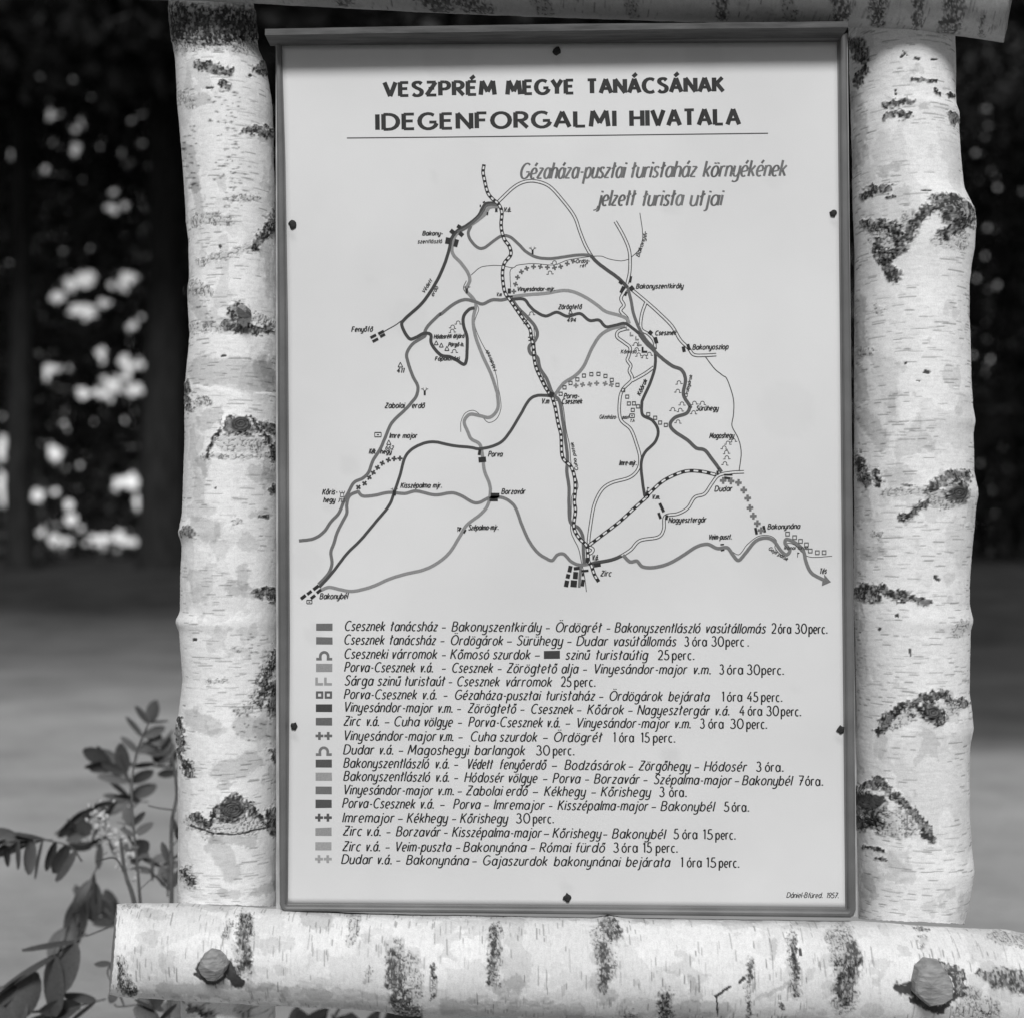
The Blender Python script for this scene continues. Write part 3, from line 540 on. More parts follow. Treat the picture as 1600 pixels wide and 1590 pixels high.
# ------------------------------------------------------------------ lettering: a hand-drawn stroke alphabet
# units: baseline 0, x-height 68, cap height 100, descender -34. E cx cy rx ry a0 a1 = arc, L = straight, S = smooth curve
G = {
'a': (44, 'E 21 34 20 34 0 360|L 43 68 43 0'), 'b': (42, 'L 0 100 0 0|E 21 34 20 34 0 360'), 'c': (36, 'E 22 34 21 34 52 308'),
'd': (44, 'E 21 34 20 34 0 360|L 43 100 43 0'), 'e': (41, 'S 2 30 18 32 34 36 41 42|E 21 34 20 34 14 305'), 'f': (26, 'L 11 0 11 80|E 26 80 15 20 180 85|L 0 62 27 62'),
'g': (44, 'E 21 34 20 34 0 360|L 43 68 43 -14|E 22 -14 21 19 0 -140'), 'h': (38, 'L 0 100 0 0|E 19 44 19 23 180 0|L 38 44 38 0'),
'i': (3, 'L 1 68 1 0|L 1 86 1 97'), 'j': (14, 'L 12 68 12 -16|E 1 -16 11 17 0 -120|L 12 86 12 97'), 'k': (35, 'L 0 100 0 0|L 33 67 2 27|L 11 37 36 0'),
'l': (2, 'L 1 100 1 0'), 'm': (62, 'L 0 68 0 0|E 15 46 15 21 180 0|L 30 46 30 0|E 46 46 16 21 180 0|L 62 46 62 0'), 'n': (36, 'L 0 68 0 0|E 18 45 18 22 180 0|L 36 45 36 0'),
'o': (43, 'E 21 34 21 34 0 360'), 'p': (42, 'L 0 68 0 -36|E 21 34 20 34 0 360'), 'r': (26, 'L 0 68 0 0|E 17 45 17 22 180 55'),
's': (32, 'S 31 58 22 67 10 66 4 55 8 43 20 34 29 24 30 12 22 2 9 1 0 10'), 't': (24, 'L 10 98 10 6 15 0|L -3 56 25 78'), 'u': (37, 'L 0 68 0 24|E 18 24 18 24 180 360|L 37 68 37 0'),
'v': (31, 'L 0 68 14 0|L 14 0 32 68'), 'y': (37, 'L 0 68 0 26|E 18 24 18 23 180 360|L 37 68 37 -14|E 17 -14 20 19 0 -140'), 'z': (32, 'L 1 66 32 66|L 32 66 0 2|L 0 2 33 2'),
'x': (30, 'L 0 68 30 0|L 30 68 0 0'), 'q': (44, 'E 21 34 20 34 0 360|L 43 68 43 -34'), 'w': (50, 'L 0 68 12 0 25 60 38 0 50 68'),
'A': (56, 'L 0 0 28 100|L 28 100 56 0|L 10 32 46 32'), 'B': (46, 'L 0 0 0 100|L 0 98 20 98|E 20 76 20 22 90 -90|L 0 54 22 54|E 22 28 23 26 90 -90|L 0 2 22 2'),
'C': (56, 'E 34 50 34 50 52 308'), 'D': (56, 'L 0 0 0 100|L 0 98 20 98|E 20 50 36 48 90 -90|L 0 2 20 2'), 'E': (40, 'L 0 0 0 100|L 0 97 40 97|L 0 53 35 53|L 0 3 40 3'),
'F': (38, 'L 0 0 0 100|L 0 97 38 97|L 0 52 33 52'), 'G': (64, 'E 34 50 34 49 50 345|L 38 44 66 44'), 'H': (52, 'L 0 0 0 100|L 52 0 52 100|L 0 52 52 52'),
'I': (4, 'L 2 0 2 100'), 'K': (48, 'L 0 0 0 100|L 44 100 2 44|L 14 58 48 0'), 'L': (38, 'L 0 0 0 100|L 0 3 38 3'), 'M': (68, 'L 0 0 8 100|L 8 100 34 22|L 34 22 60 100|L 60 100 68 0'),
'N': (52, 'L 0 0 0 100|L 0 100 52 0|L 52 0 52 100'), 'O': (68, 'E 34 50 34 49 0 360'), 'P': (44, 'L 0 0 0 100|L 0 98 20 98|E 20 72 22 26 90 -90|L 0 46 20 46'),
'R': (46, 'L 0 0 0 100|L 0 98 20 98|E 20 73 22 25 90 -90|L 0 48 20 48|L 16 48 46 0'), 'S': (44, 'S 42 86 32 98 16 98 6 88 6 72 18 58 32 48 42 34 40 14 28 2 12 2 0 14'),
'T': (46, 'L 23 0 23 100|L 0 97 46 97'), 'V': (54, 'L 0 100 27 0|L 27 0 54 100'), 'Y': (50, 'L 0 100 25 46|L 50 100 25 46|L 25 46 25 0'), 'Z': (46, 'L 2 97 46 97|L 46 97 0 3|L 0 3 48 3|L 10 52 38 52'), '§': (34, 'L 1 66 32 66|L 32 66 0 2|L 0 2 35 2|L 6 35 27 35'), 'U': (50, 'L 0 100 0 30|E 25 28 25 28 180 360|L 50 30 50 100'), 'J': (26, 'L 24 100 24 20|E 8 20 16 20 0 -120'),
'0': (50, 'E 25 50 25 50 0 360'), '1': (18, 'L 14 100 14 0|L 14 100 0 84'), '2': (44, 'E 22 72 20 28 160 -20|S 41 62 30 38 0 2|L 0 2 46 2'), '3': (42, 'E 20 76 17 23 150 -80|E 20 27 22 27 85 -155'),
'4': (48, 'L 36 100 0 30|L 0 30 48 30|L 34 58 34 0'), '5': (42, 'L 38 98 10 98|L 10 98 6 56|E 18 30 24 30 120 -150'), '6': (42, 'E 21 28 20 28 0 360|S 36 98 14 74 1 30'), '7': (42, 'L 0 97 42 97|L 42 97 10 0|L 10 52 38 52'), '9': (42, 'E 21 70 20 28 0 360|S 41 68 28 24 6 2'),
'.': (12, 'L 5 -1 5 12|L 8 -1 8 12'), '-': (26, 'L 2 38 26 38'), '–': (44, 'L 0 40 44 40'), ' ': (24, ''),
}
ACC = {'á': 'a1', 'é': 'e1', 'í': 'i1', 'ó': 'o1', 'ú': 'u1', 'ö': 'o2', 'ü': 'u2', 'ő': 'o3', 'ű': 'u3', 'É': 'E1', 'Á': 'A1', 'Ö': 'O2'}

class Ink:
    """collects flat painted shapes in photo pixels, then lays them on the sheet"""
    def __init__(s): s.V = []; s.F = []; s.T = []; s.z = 0
    def poly(s, pts, tone, z):
        b = len(s.V)
        for p in pts: s.V.append((p[0], p[1], z)); s.T.append(tone)
        s.F.append(tuple(range(b, b+len(pts))))
    def ribbon(s, pts, hw, tone, z, closed=False):
        """hw: half width, number or function(nx,ny)"""
        P = [np.array(p, float) for p in pts]
        Q = [P[0]]
        for p in P[1:]:
            if np.hypot(*(p-Q[-1])) > 1e-6: Q.append(p)
        if closed and np.hypot(*(Q[0]-Q[-1])) < 1e-6: Q.pop()
        n = len(Q)
        if n < 2: return
        b = len(s.V)
        for i in range(n):
            a = Q[i-1] if (i > 0 or closed) else None; c = Q[(i+1) % n] if (i < n-1 or closed) else None
            d1 = (Q[i]-a)/np.hypot(*(Q[i]-a)) if a is not None else None; d2 = (c-Q[i])/np.hypot(*(c-Q[i])) if c is not None else None
            if d1 is None: d1 = d2
            if d2 is None: d2 = d1
            d = d1+d2; L = np.hypot(*d)
            d = d1 if L < 1e-6 else d/L
            nn = np.array((-d[1], d[0])); cs = max(0.6, abs(nn@np.array((-d1[1], d1[0]))))
            h = (hw(nn[0], nn[1]) if callable(hw) else hw)/cs
            for q in (Q[i]+nn*h, Q[i]-nn*h): s.V.append((q[0], q[1], z)); s.T.append(tone)
        m = n if closed else n-1
        for i in range(m):
            j = (i+1) % n; s.F.append((b+2*i, b+2*i+1, b+2*j+1, b+2*j))
    def build(s, name, label=None):
        if not s.F: return None
        V = [((x-800)*S, SY-0.00010-z, EYE-(y-ROW)*S) for x, y, z in s.V]
        # every face turned towards the reader
        F2 = []
        for f in s.F:
            a = 0
            for i in range(len(f)):
                x0, y0, _ = s.V[f[i]]; x1, y1, _ = s.V[f[(i+1) % len(f)]]; a += x0*y1-x1*y0
            F2.append(f if a < 0 else tuple(reversed(f)))
        o = mesh_obj(name, V, F2, M_ink, sheet, attr={'tone': s.T})
        if label: o['label'] = label
        return o

def spline(pts, n=6, closed=False):
    P = [np.array(p, float) for p in pts]
    if len(P) < 3: return pts
    out = []; N = len(P); rng_ = range(N if closed else N-1)
    for i in rng_:
        p1, p2 = P[i], P[(i+1) % N]
        p0 = P[i-1] if (i > 0 or closed) else 2*p1-p2; p3 = P[(i+2) % N] if (i+2 < N or closed) else 2*p2-p1
        for k in range(n):
            t = k/n
            out.append(tuple(0.5*((2*p1)+(-p0+p2)*t+(2*p0-5*p1+4*p2-p3)*t*t+(-p0+3*p1-3*p2+p3)*t**3)))
    if not closed: out.append(tuple(P[-1]))
    return out
def parse(src):
    res = []
    for st in src.split('|'):
        w = st.split()
        if not w: continue
        v = [float(q) for q in w[1:]]
        if w[0] == 'E':
            cx, cy, rx, ry, a0, a1 = v
            n = max(5, int(abs(a1-a0)/20)); full = abs(a1-a0) >= 359
            res.append(([(cx+rx*math.cos(R(a0+(a1-a0)*i/n)), cy+ry*math.sin(R(a0+(a1-a0)*i/n))) for i in range(n if full else n+1)], full))
        else:
            p = list(zip(v[0::2], v[1::2])); res.append((spline(p, 4) if w[0] == 'S' else p, False))
    return res
GL = {k: (w, parse(s_)) for k, (w, s_) in G.items()}
def glyph(ch):
    if ch in ACC:
        b, k = ACC[ch]; w, st = GL[b]; st = list(st); up = b.isupper()
        if b == 'i': st = st[:1]
        cx = w/2+ (0 if up else 2); y0, y1 = (116, 133) if up else (82, 102)
        if k == '1': st.append(([(cx-3, y0), (cx+9, y1)] if not up else [(cx-7, y0-2), (cx+13, y1+5)], False))
        if k == '2': st += [([(cx-11, y0), (cx-11, y0+9)], False), ([(cx+9, y0), (cx+9, y0+9)], False)]
        if k == '3': st += [([(cx-9, y0), (cx-2, y1)], False), ([(cx+6, y0), (cx+13, y1)], False)]
        return w, st
    return GL.get(ch, GL[' '])
def text(I, s_, p0, p1, cap, tone, w=1.0, slant=0.22, gap=15, wv=None, z0=0.00006, jit=1.0, clip=False, body=None):
    """words between two photo points on the baseline; w half stroke width in px, wv vertical-stroke half width"""
    p0 = np.array(p0, float); p1 = np.array(p1, float)
    L = np.hypot(*(p1-p0)); e = (p1-p0)/L; up = np.array((e[1], -e[0]))
    tot = -gap; pos = []
    for ch in s_: wd_, _ = glyph(ch); pos.append(tot+gap); tot += gap+wd_
    sx = L/max(tot, 1); sy = cap/100.0
    rg = random.Random(hash_s(s_)+int(p0[0]))
    hw = (lambda nx, ny: math.hypot(nx*wv, ny*w)) if wv else w
    for ch, x in zip(s_, pos):
        _, sts = glyph(ch)
        ja, jb = rg.uniform(-jit, jit)*1.6, rg.uniform(-jit, jit)*1.5; js = 1+rg.uniform(-jit, jit)*0.035
        for k, (pts, closed) in enumerate(sts):
            q = [p0+e*((x+a+ja)*sx+slant*b*sy)+up*((b*js+jb)*sy) for a, b in pts]
            I.ribbon(q, hw, tone*(1+rg.uniform(-.2, .35)), z0+k*7e-6, closed)
def hash_s(s_): return sum((i+1)*ord(c) for i, c in enumerate(s_)) % 100000

DK = ink(48)
# heading
for words, cap, y0, y1, xa, xb, lab in (([('VESZPRÉM', 598, 776), ('MEGYE', 790, 899), ('TANÁCSÁNAK', 915.5, 1133)], 21.5, 150.8, 143.0, 598, 1133, 'first heading line in black capitals'),
                                  ([('IDEGENFORGALMI', 586, 964), ('HIVATALA', 984, 1158)], 24.2, 203.2, 194.6, 586, 1158, 'second heading line in black capitals')):
    I = Ink()
    for wd_, a, b in words:
        f = lambda x: y0+(y1-y0)*(x-xa)/(xb-xa)
        text(I, wd_, (a+3, f(a)), (b-3, f(b)), cap, ink(42), w=2.25, wv=3.6, slant=0.0, gap=22, jit=0.3)
    I.build('heading_lettering', lab)
I = Ink(); I.ribbon([(542, 216), (700, 214.6), (900, 212.3), (1200, 208.6)], 0.85, ink(62), 0.00006); I.build('heading_rule')
I = Ink()
for wd_, a, b in (('Gé§ahá§a-pus§tai', 812, 974), ('turistahá§', 985, 1086), ('környékének', 1099, 1226)):
    text(I, wd_, (a, 279.8-(a-812)*0.0115), (b, 279.8-(b-812)*0.0115), 24.5, ink(98), w=1.05, wv=1.95, slant=0.24, gap=15, jit=0.4)
I.build('subtitle_lettering', 'upper line of grey italic lettering')
I = Ink()
for wd_, a, b in (('jel§ett', 934, 990), ('turista', 1003, 1065), ('utjai', 1078, 1126)):
    text(I, wd_, (a, 322), (b, 321), 24, ink(98), w=1.05, wv=1.95, slant=0.24, gap=15, jit=0.4)
I.ribbon(spline([(934, 322), (932, 327), (927, 329)]), .9, ink(104), 0.0001)
I.build('subtitle_lettering', 'lower line of grey italic lettering')

# legend: words with their places; numbers are on the two enlargements A (origin 480) and B (origin 890), scale 3.786
Q = 3.786
LEG = [
((132, 144), 'Csesznek 218 462;tanácsház 487 772;– 795 822;Bakonyszentkirály 852 1385;– 1410 1437;Ördögrét 1465 B190;– B217 B243;Bakonyszentlászló B265 B775;vasútállomás B800 B1162;2 B1192 B1222;óra B1232 B1310;30 B1332 B1402;perc. B1412 B1525'),
((213, 223), 'Csesznek 215 458;tanácsház 482 762;– 787 814;Ördögárok 845 1160;– 1180 1213;Sürühegy 1237 1512;– 1537 1566;Dudar B38 B228;vasútállomás B255 B632;3 B677 B705;óra B724 B812;30 B837 B912;perc B922 B1032;. B1052 B1058'),
((296, 304), 'Cseszneki 215 478;várromok 497 770;– 795 822;Kőmosó 845 1078;szurdok 1095 1322;– 1345 1378;szinű 1525 B118;turistaútig B150 B465;25 B520 B588;perc. B605 B738'),
((375, 388), 'Porva-Csesznek 218 640;v.á. 665 750;– 795 822;Csesznek 852 1100;– 1125 1152;Zörögtető 1177 1478;alja 1500 B52;– B78 B105;Vinyesándor-major B137 B697;v.m. B727 B840;3 B884 B912;óra B930 B1025;30 B1047 B1125;perc. B1134 B1268'),
((455, 466), 'Sárga 218 392;szinű 412 552;turistaút 572 815;– 835 860;Csesznek 882 1140;várromok 1170 1450;25 1499 1562;perc. B27 B153'),
((535, 548), 'Porva-Csesznek 215 650;v.á. 677 772;– 805 832;Gézaháza-pusztai 868 1380;turistaház 1408 B150;– B173 B202;Ördögárok B230 B550;bejárata B582 B828;1 B899 B914;óra B930 B1020;45 B1047 B1115;perc. B1132 B1258'),
((612, 630), 'Vinyesándor-major 212 745;v.m. 768 865;– 885 912;Zörögtető 947 1237;– 1260 1287;Csesznek 1320 1575;– B42 B72;Kőárok B103 B322;– B345 B375;Nagyesztergár B398 B830;v.á. B855 B950;4 B1002 B1035;óra B1052 B1138;30 B1162 B1237;perc. B1249 B1370'),
((694, 708), 'Zirc 212 318;v.á. 345 430;– 457 488;Cuha 510 665;völgye 687 862;– 890 918;Porva-Csesznek 952 1395;v.á. 1415 1500;– 1527 1558;Vinyesándor-major B35 B592;v.m. B617 B722;3 B770 B798;óra B819 B910;30 B947 B1028;perc. B1045 B1168'),
((780, 793), 'Vinyesándor-major 210 765;v.m. 778 870;– 893 922;Cuha 963 1117;szurdok 1135 1362;– 1393 1425;Ördögrét 1455 B193;1 B257 B271;óra B292 B380;15 B420 B472;perc. B492 B625'),
((862, 870), 'Dudar 212 398;v.á. 422 515;– 540 570;Magoshegyi 592 958;barlangok 988 1290;30 1352 1435;perc. 1452 1580'),
((942, 960), 'Bakonyszentlászló 212 722;v.á. 752 845;– 868 895;Védett 940 1098;fenyőerdő 1133 1415;– 1445 1480;Bodzásárok 1520 B333;– B347 B378;Zörgőhegy B405 B715;– B737 B768;Hódosér B793 B1050;3 B1102 B1133;óra. B1154 B1265'),
((1020, 1040), 'Bakonyszentlászló 212 728;v.á. 755 845;– 868 895;Hódosér 928 1165;völgye 1185 1363;– 1393 1423;Porva 1450 B65;– B90 B117;Borzavár B142 B415;– B435 B463;Szépalma-major B495 B960;– B975 B1005;Bakonybél B1018 B1318;7 B1352 B1385;óra. B1392 B1500'),
((1100, 1114), 'Vinyesándor-major 208 745;v.m. 768 873;– 888 917;Zabolai 937 1155;erdő 1172 1305;– 1332 1368;Kékhegy 1400 B95;– B127 B158;Kőrishegy B183 B480;3 B529 B560;óra. B587 B693'),
((1180, 1198), 'Porva-Csesznek 205 640;v.á. 665 755;– 785 815;Porva 862 1025;– 1047 1077;Imremajor 1100 1405;– 1428 1453;Kisszépalma-major 1480 B465;– B483 B513;Bakonybél B537 B857;5 B912 B943;óra. B957 B1062'),
((1265, 1274), 'Imremajor 205 517;– 535 567;Kékhegy 587 832;– 855 883;Kőrishegy 903 1188;30 1234 1317;perc. 1334 1460'),
((1345, 1364), 'Zirc 208 325;v.á. 347 440;– 467 495;Borzavár 523 790;– 808 833;Kisszépalma-major 855 1387;– 1398 1433;Kőrishegy 1450 B187;– B197 B225;Bakonybél B250 B567;5 B614 B645;óra B665 B755;15 B787 B845;perc. B862 B982'),
((1435, 1444), 'Zirc 205 318;v.á. 342 437;– 462 490;Veim-puszta 515 852;– 878 907;Bakonynána 922 1297;– 1320 1350;Római 1372 1560;fürdő B30 B210;3 B257 B290;óra B307 B402;15 B432 B485;perc. B509 B640'),
((1512, 1530), 'Dudar 200 388;v.á. 410 505;– 525 553;Bakonynána 583 957;– 975 1005;Gajaszurdok 1035 1422;bakonynánai 1457 B300;bejárata B330 B595;1 B657 B671;óra B692 B780;15 B807 B865;perc. B882 B1003'),
]
UPR = {'óra', 'óra.', 'perc', 'perc.', '.'}
for n_, ((va, vb), src) in enumerate(LEG):
    I = Ink()
    ya = 950+va/Q; yb = 950+vb/Q
    f = lambda x: ya+(yb-ya)*(x-612)/(1101-612)
    for item in src.split(';'):
        wd_, a, b = item.rsplit(' ', 2)
        cv = lambda t: (890+float(t[1:])/Q) if t[0] == 'B' else (480+float(t)/Q)
        a, b = cv(a), cv(b)
        up_ = wd_ in UPR or wd_.isdigit()
        if wd_ == '–': I.ribbon([(a+.5, f(a)-4.9), (b-.5, f(b)-5.1)], 0.85, DK, 0.00006); continue
        sl = 0.0 if up_ else 0.21
        cap = 15.2 if wd_.isdigit() else (14.9 if not up_ else 14.6)
        ov = sl*cap*0.68
        text(I, wd_, (a+1, f(a)), (b-ov*.75-.4, f(b)), cap, ink(34), w=0.90, wv=1.12, slant=sl, gap=19, jit=.7)
    if n_ == 2:
        x0, x1 = 480+1400/Q, 480+1495/Q; I.poly([(x0, 950+251/Q), (x1, 950+249/Q), (x1, 950+297/Q), (x0, 950+298/Q)], ink(62), 0.00006)
    I.build('legend_lettering', 'printed legend row: '+' '.join(i.rsplit(' ', 2)[0] for i in src.split(';'))[:80])

# symbols in front of the rows
def cross(I, x, y, r_, tone, rot=0.0, z=0.00012, w=0.33):
    c, s_ = math.cos(rot), math.sin(rot)
    for k, (dx, dy) in enumerate(((c, s_), (-s_, c))): I.ribbon([(x-dx*r_, y-dy*r_), (x+dx*r_, y+dy*r_)], r_*w, tone, z+k*7e-6)
def omega(I, x, y, r_, tone, hw=0.6, z=0.00012, rot=0.0):
    p = [(-1.25, .55), (-.6, .55)]+[(-.62*math.cos(t), .1-.62*math.sin(t)) for t in np.linspace(0, math.pi, 8)]+[(.6, .55), (1.25, .55)]
    c, s_ = math.cos(rot), math.sin(rot)
    I.ribbon([(x+(a*c-b*s_)*r_, y+(a*s_+b*c)*r_) for a, b in p], hw, tone, z)
def square(I, x, y, r_, tone, hw=0.55, z=0.00012):
    for k, (a, b) in enumerate((((-1, -1), (1, -1)), ((1, -1), (1, 1)), ((1, 1), (-1, 1)), ((-1, 1), (-1, -1)))):
        e_ = hw/r_*.95 if k % 2 == 0 else 0
        I.ribbon([(x+a[0]*(1+e_)*r_, y+a[1]*r_), (x+b[0]*(1+e_)*r_, y+b[1]*r_)], hw, tone, z+(k % 2)*7e-6)
def ell(I, x, y, h, tone, w=1.6, z=0.00012):
    I.ribbon([(x-h*.4, y-h), (x-h*.4, y)], w, tone, z); I.ribbon([(x-h*.4-w, y-w), (x+h*.42, y-w)], w, tone, z+7e-6)
SYM = [('R', 88, 132, 104), ('R', 170, 213, 106), ('O', 255, 295, 108), ('R', 327, 375, 143), ('L', 402, 455, 150), ('Q', 490, 532, 92), ('R', 565, 612, 66), ('R', 647, 692, 98), ('X', 730, 775, 98), ('O', 818, 860, 114), ('R', 893, 940, 80), ('R', 970, 1018, 147), ('R', 1052, 1098, 106), ('R', 1130, 1178, 78), ('X', 1212, 1260, 80), ('R', 1297, 1345, 142), ('R', 1382, 1430, 153), ('X', 1458, 1505, 152)]
for i, (k, a, b, v) in enumerate(SYM):
    I = Ink(); x0 = 480+(53-0.3*i)/Q; x1 = 480+(150-0.4*i)/Q; y0, y1 = 950+a/Q, 950+b/Q; t_ = ink(v); m_ = (y0+y1)/2
    rj = random.Random(i)
    if k == 'R': I.poly([(x0, y0+rj.uniform(-.5, .5)), (x1, y0+rj.uniform(-.6, .4)), (x1+rj.uniform(-.4, .4), y1), (x0, y1+rj.uniform(-.4, .6))], t_, 0.00006)
    if k == 'O': omega(I, (x0+x1)/2, m_+.8, 10.0, t_, hw=2.1)
    if k == 'L': ell(I, x0+6, y1, 12.5, t_, 2.0); ell(I, x0+19.8, y1, 12.5, t_, 2.0)
    if k == 'Q':
        square(I, x0+5.8, m_, 4.1, t_, 1.7); square(I, x0+19.5, m_, 4.1, t_, 1.7)
    if k == 'X': cross(I, x0+5.8, m_, 6.2, t_, w=.33); cross(I, x0+19.5, m_, 6.2, t_, w=.33)
    I.build('legend_symbol')
I = Ink(); text(I, 'Dániel-Bfüred.', (1229, 1401.6), (1285, 1402), 8.2, ink(50), w=.62, slant=.24, gap=16); text(I, '1957.', (1291, 1402), (1310, 1402.2), 8.2, ink(50), w=.62, slant=.24, gap=14)
I.build('signature_lettering')

# ------------------------------------------------------------------ the drawn map
ZO = {'C': (440, 300, 4.676), 'D': (690, 300, 4.676), 'E': (900, 300, 4.676), 'F': (440, 600, 4.417), 'G': (700, 580, 4.417), 'H': (960, 580, 4.543), 'Y': (430, 30, 3.383), 'Z': (880, 30, 3.383)}
def cz(k, x, y): o = ZO[k]; return (o[0]+x/o[2], o[1]+y/o[2])
def path(src):
    k = 'C'; out = []
    for w_ in src.split():
        if w_ in ZO: k = w_; continue
        x, y = w_.split(','); out.append(cz(k, float(x), float(y)))
    return out
zc = [0]
def nz():
    zc[0] += 1; return 0.00002+zc[0]*5e-6
def line(I, src, hw, tone, wob=0.0):
    p = spline(path(src), 6)
    if wob:
        rg = random.Random(len(src)); p = [(x+rg.uniform(-wob, wob), y+rg.uniform(-wob, wob)) for x, y in p]
    I.ribbon(p, hw, tone, nz())
# streams and single roads
I = Ink(); T_ = ink(62)
for src, hw in (('D 215,610 280,555 350,540 430,540 520,555 560,535 680,525 820,535 920,500 1050,478 1160,470 1220,490 1310,505 1375,490', .55), ('D 520,556 502,575 500,620 505,700', .55), ('Z 405,1025 415,1090 420,1160 400,1220 360,1260', .6),
                ('C 1420,815 1440,860 1410,960 1450,1080 1530,1230 1570,1350 G 345,110 360,180 365,260 335,330 280,355 240,320 180,272 120,290 90,350 88,420', .5), ('E 945,1205 1010,1290 1070,1340 H 800,60 845,200 845,310 835,390 880,480 900,580 885,710', .75),
                ('G 740,200 790,230 815,400 840,520 850,640 895,770 885,830 855,860 850,1000 850,1110 900,1220 920,1310 945,1430 955,1520', .6), ('D 640,920 670,960 680,1080 690,1180 720,1290 770,1420 830,1510', .6),
                ('H 790,1240 880,1300 940,1230 1020,1170 1100,1165 1150,1200 1140,1250 1190,1305 1240,1300 1250,1260 1225,1220 1280,1230 1340,1290 1400,1318 1545,1310', .55), ('C 900,925 830,975 750,1020', .8), ('C 1350,650 1330,710 1385,780', .55)):
    I = Ink(); line(I, src, hw, T_, .12); I.build('stream_line')
# double-line roads
ROADS = ['Y 1180,965 1260,890 1320,860 1380,858 1450,885 1520,960 D 970,180 1010,290 1050,390 1100,480', 'Z 275,1070 320,1150 350,1230 352,1330 338,1400', 'E 375,700 335,760 330,790 350,830 325,870 370,920 385,965', 'E 370,1000 310,1020 300,1060 350,1100 395,1140 385,1200 375,1230 400,1270 390,1310 410,1370 345,1440 G 1185,200 1190,330 1260,400 1300,500 1325,600 1310,680 1250,735 1130,770 1060,820 1010,920 985,1050 970,1190 1000,1225 990,1250 965,1260',
         'E 390,700 510,800 600,880 700,980 760,1080 820,1140 860,1190 940,1195 1025,1190', 'E 510,810 480,900 475,1000 530,1040 570,1090 578,1150', 'E 570,1280 500,1330 410,1380', 'H 920,715 830,720 740,740 690,800 640,870 570,895 520,970 450,1010 360,1030 350,1120 310,1175 180,1200 110,1270 0,1330 G 1020,1320 990,1330']
I = Ink()
for s_ in ROADS: line(I, s_, 2.75, ink(52))
for s_ in ROADS: line(I, s_, 1.4, PAPER*.97)
I.build('road_line')
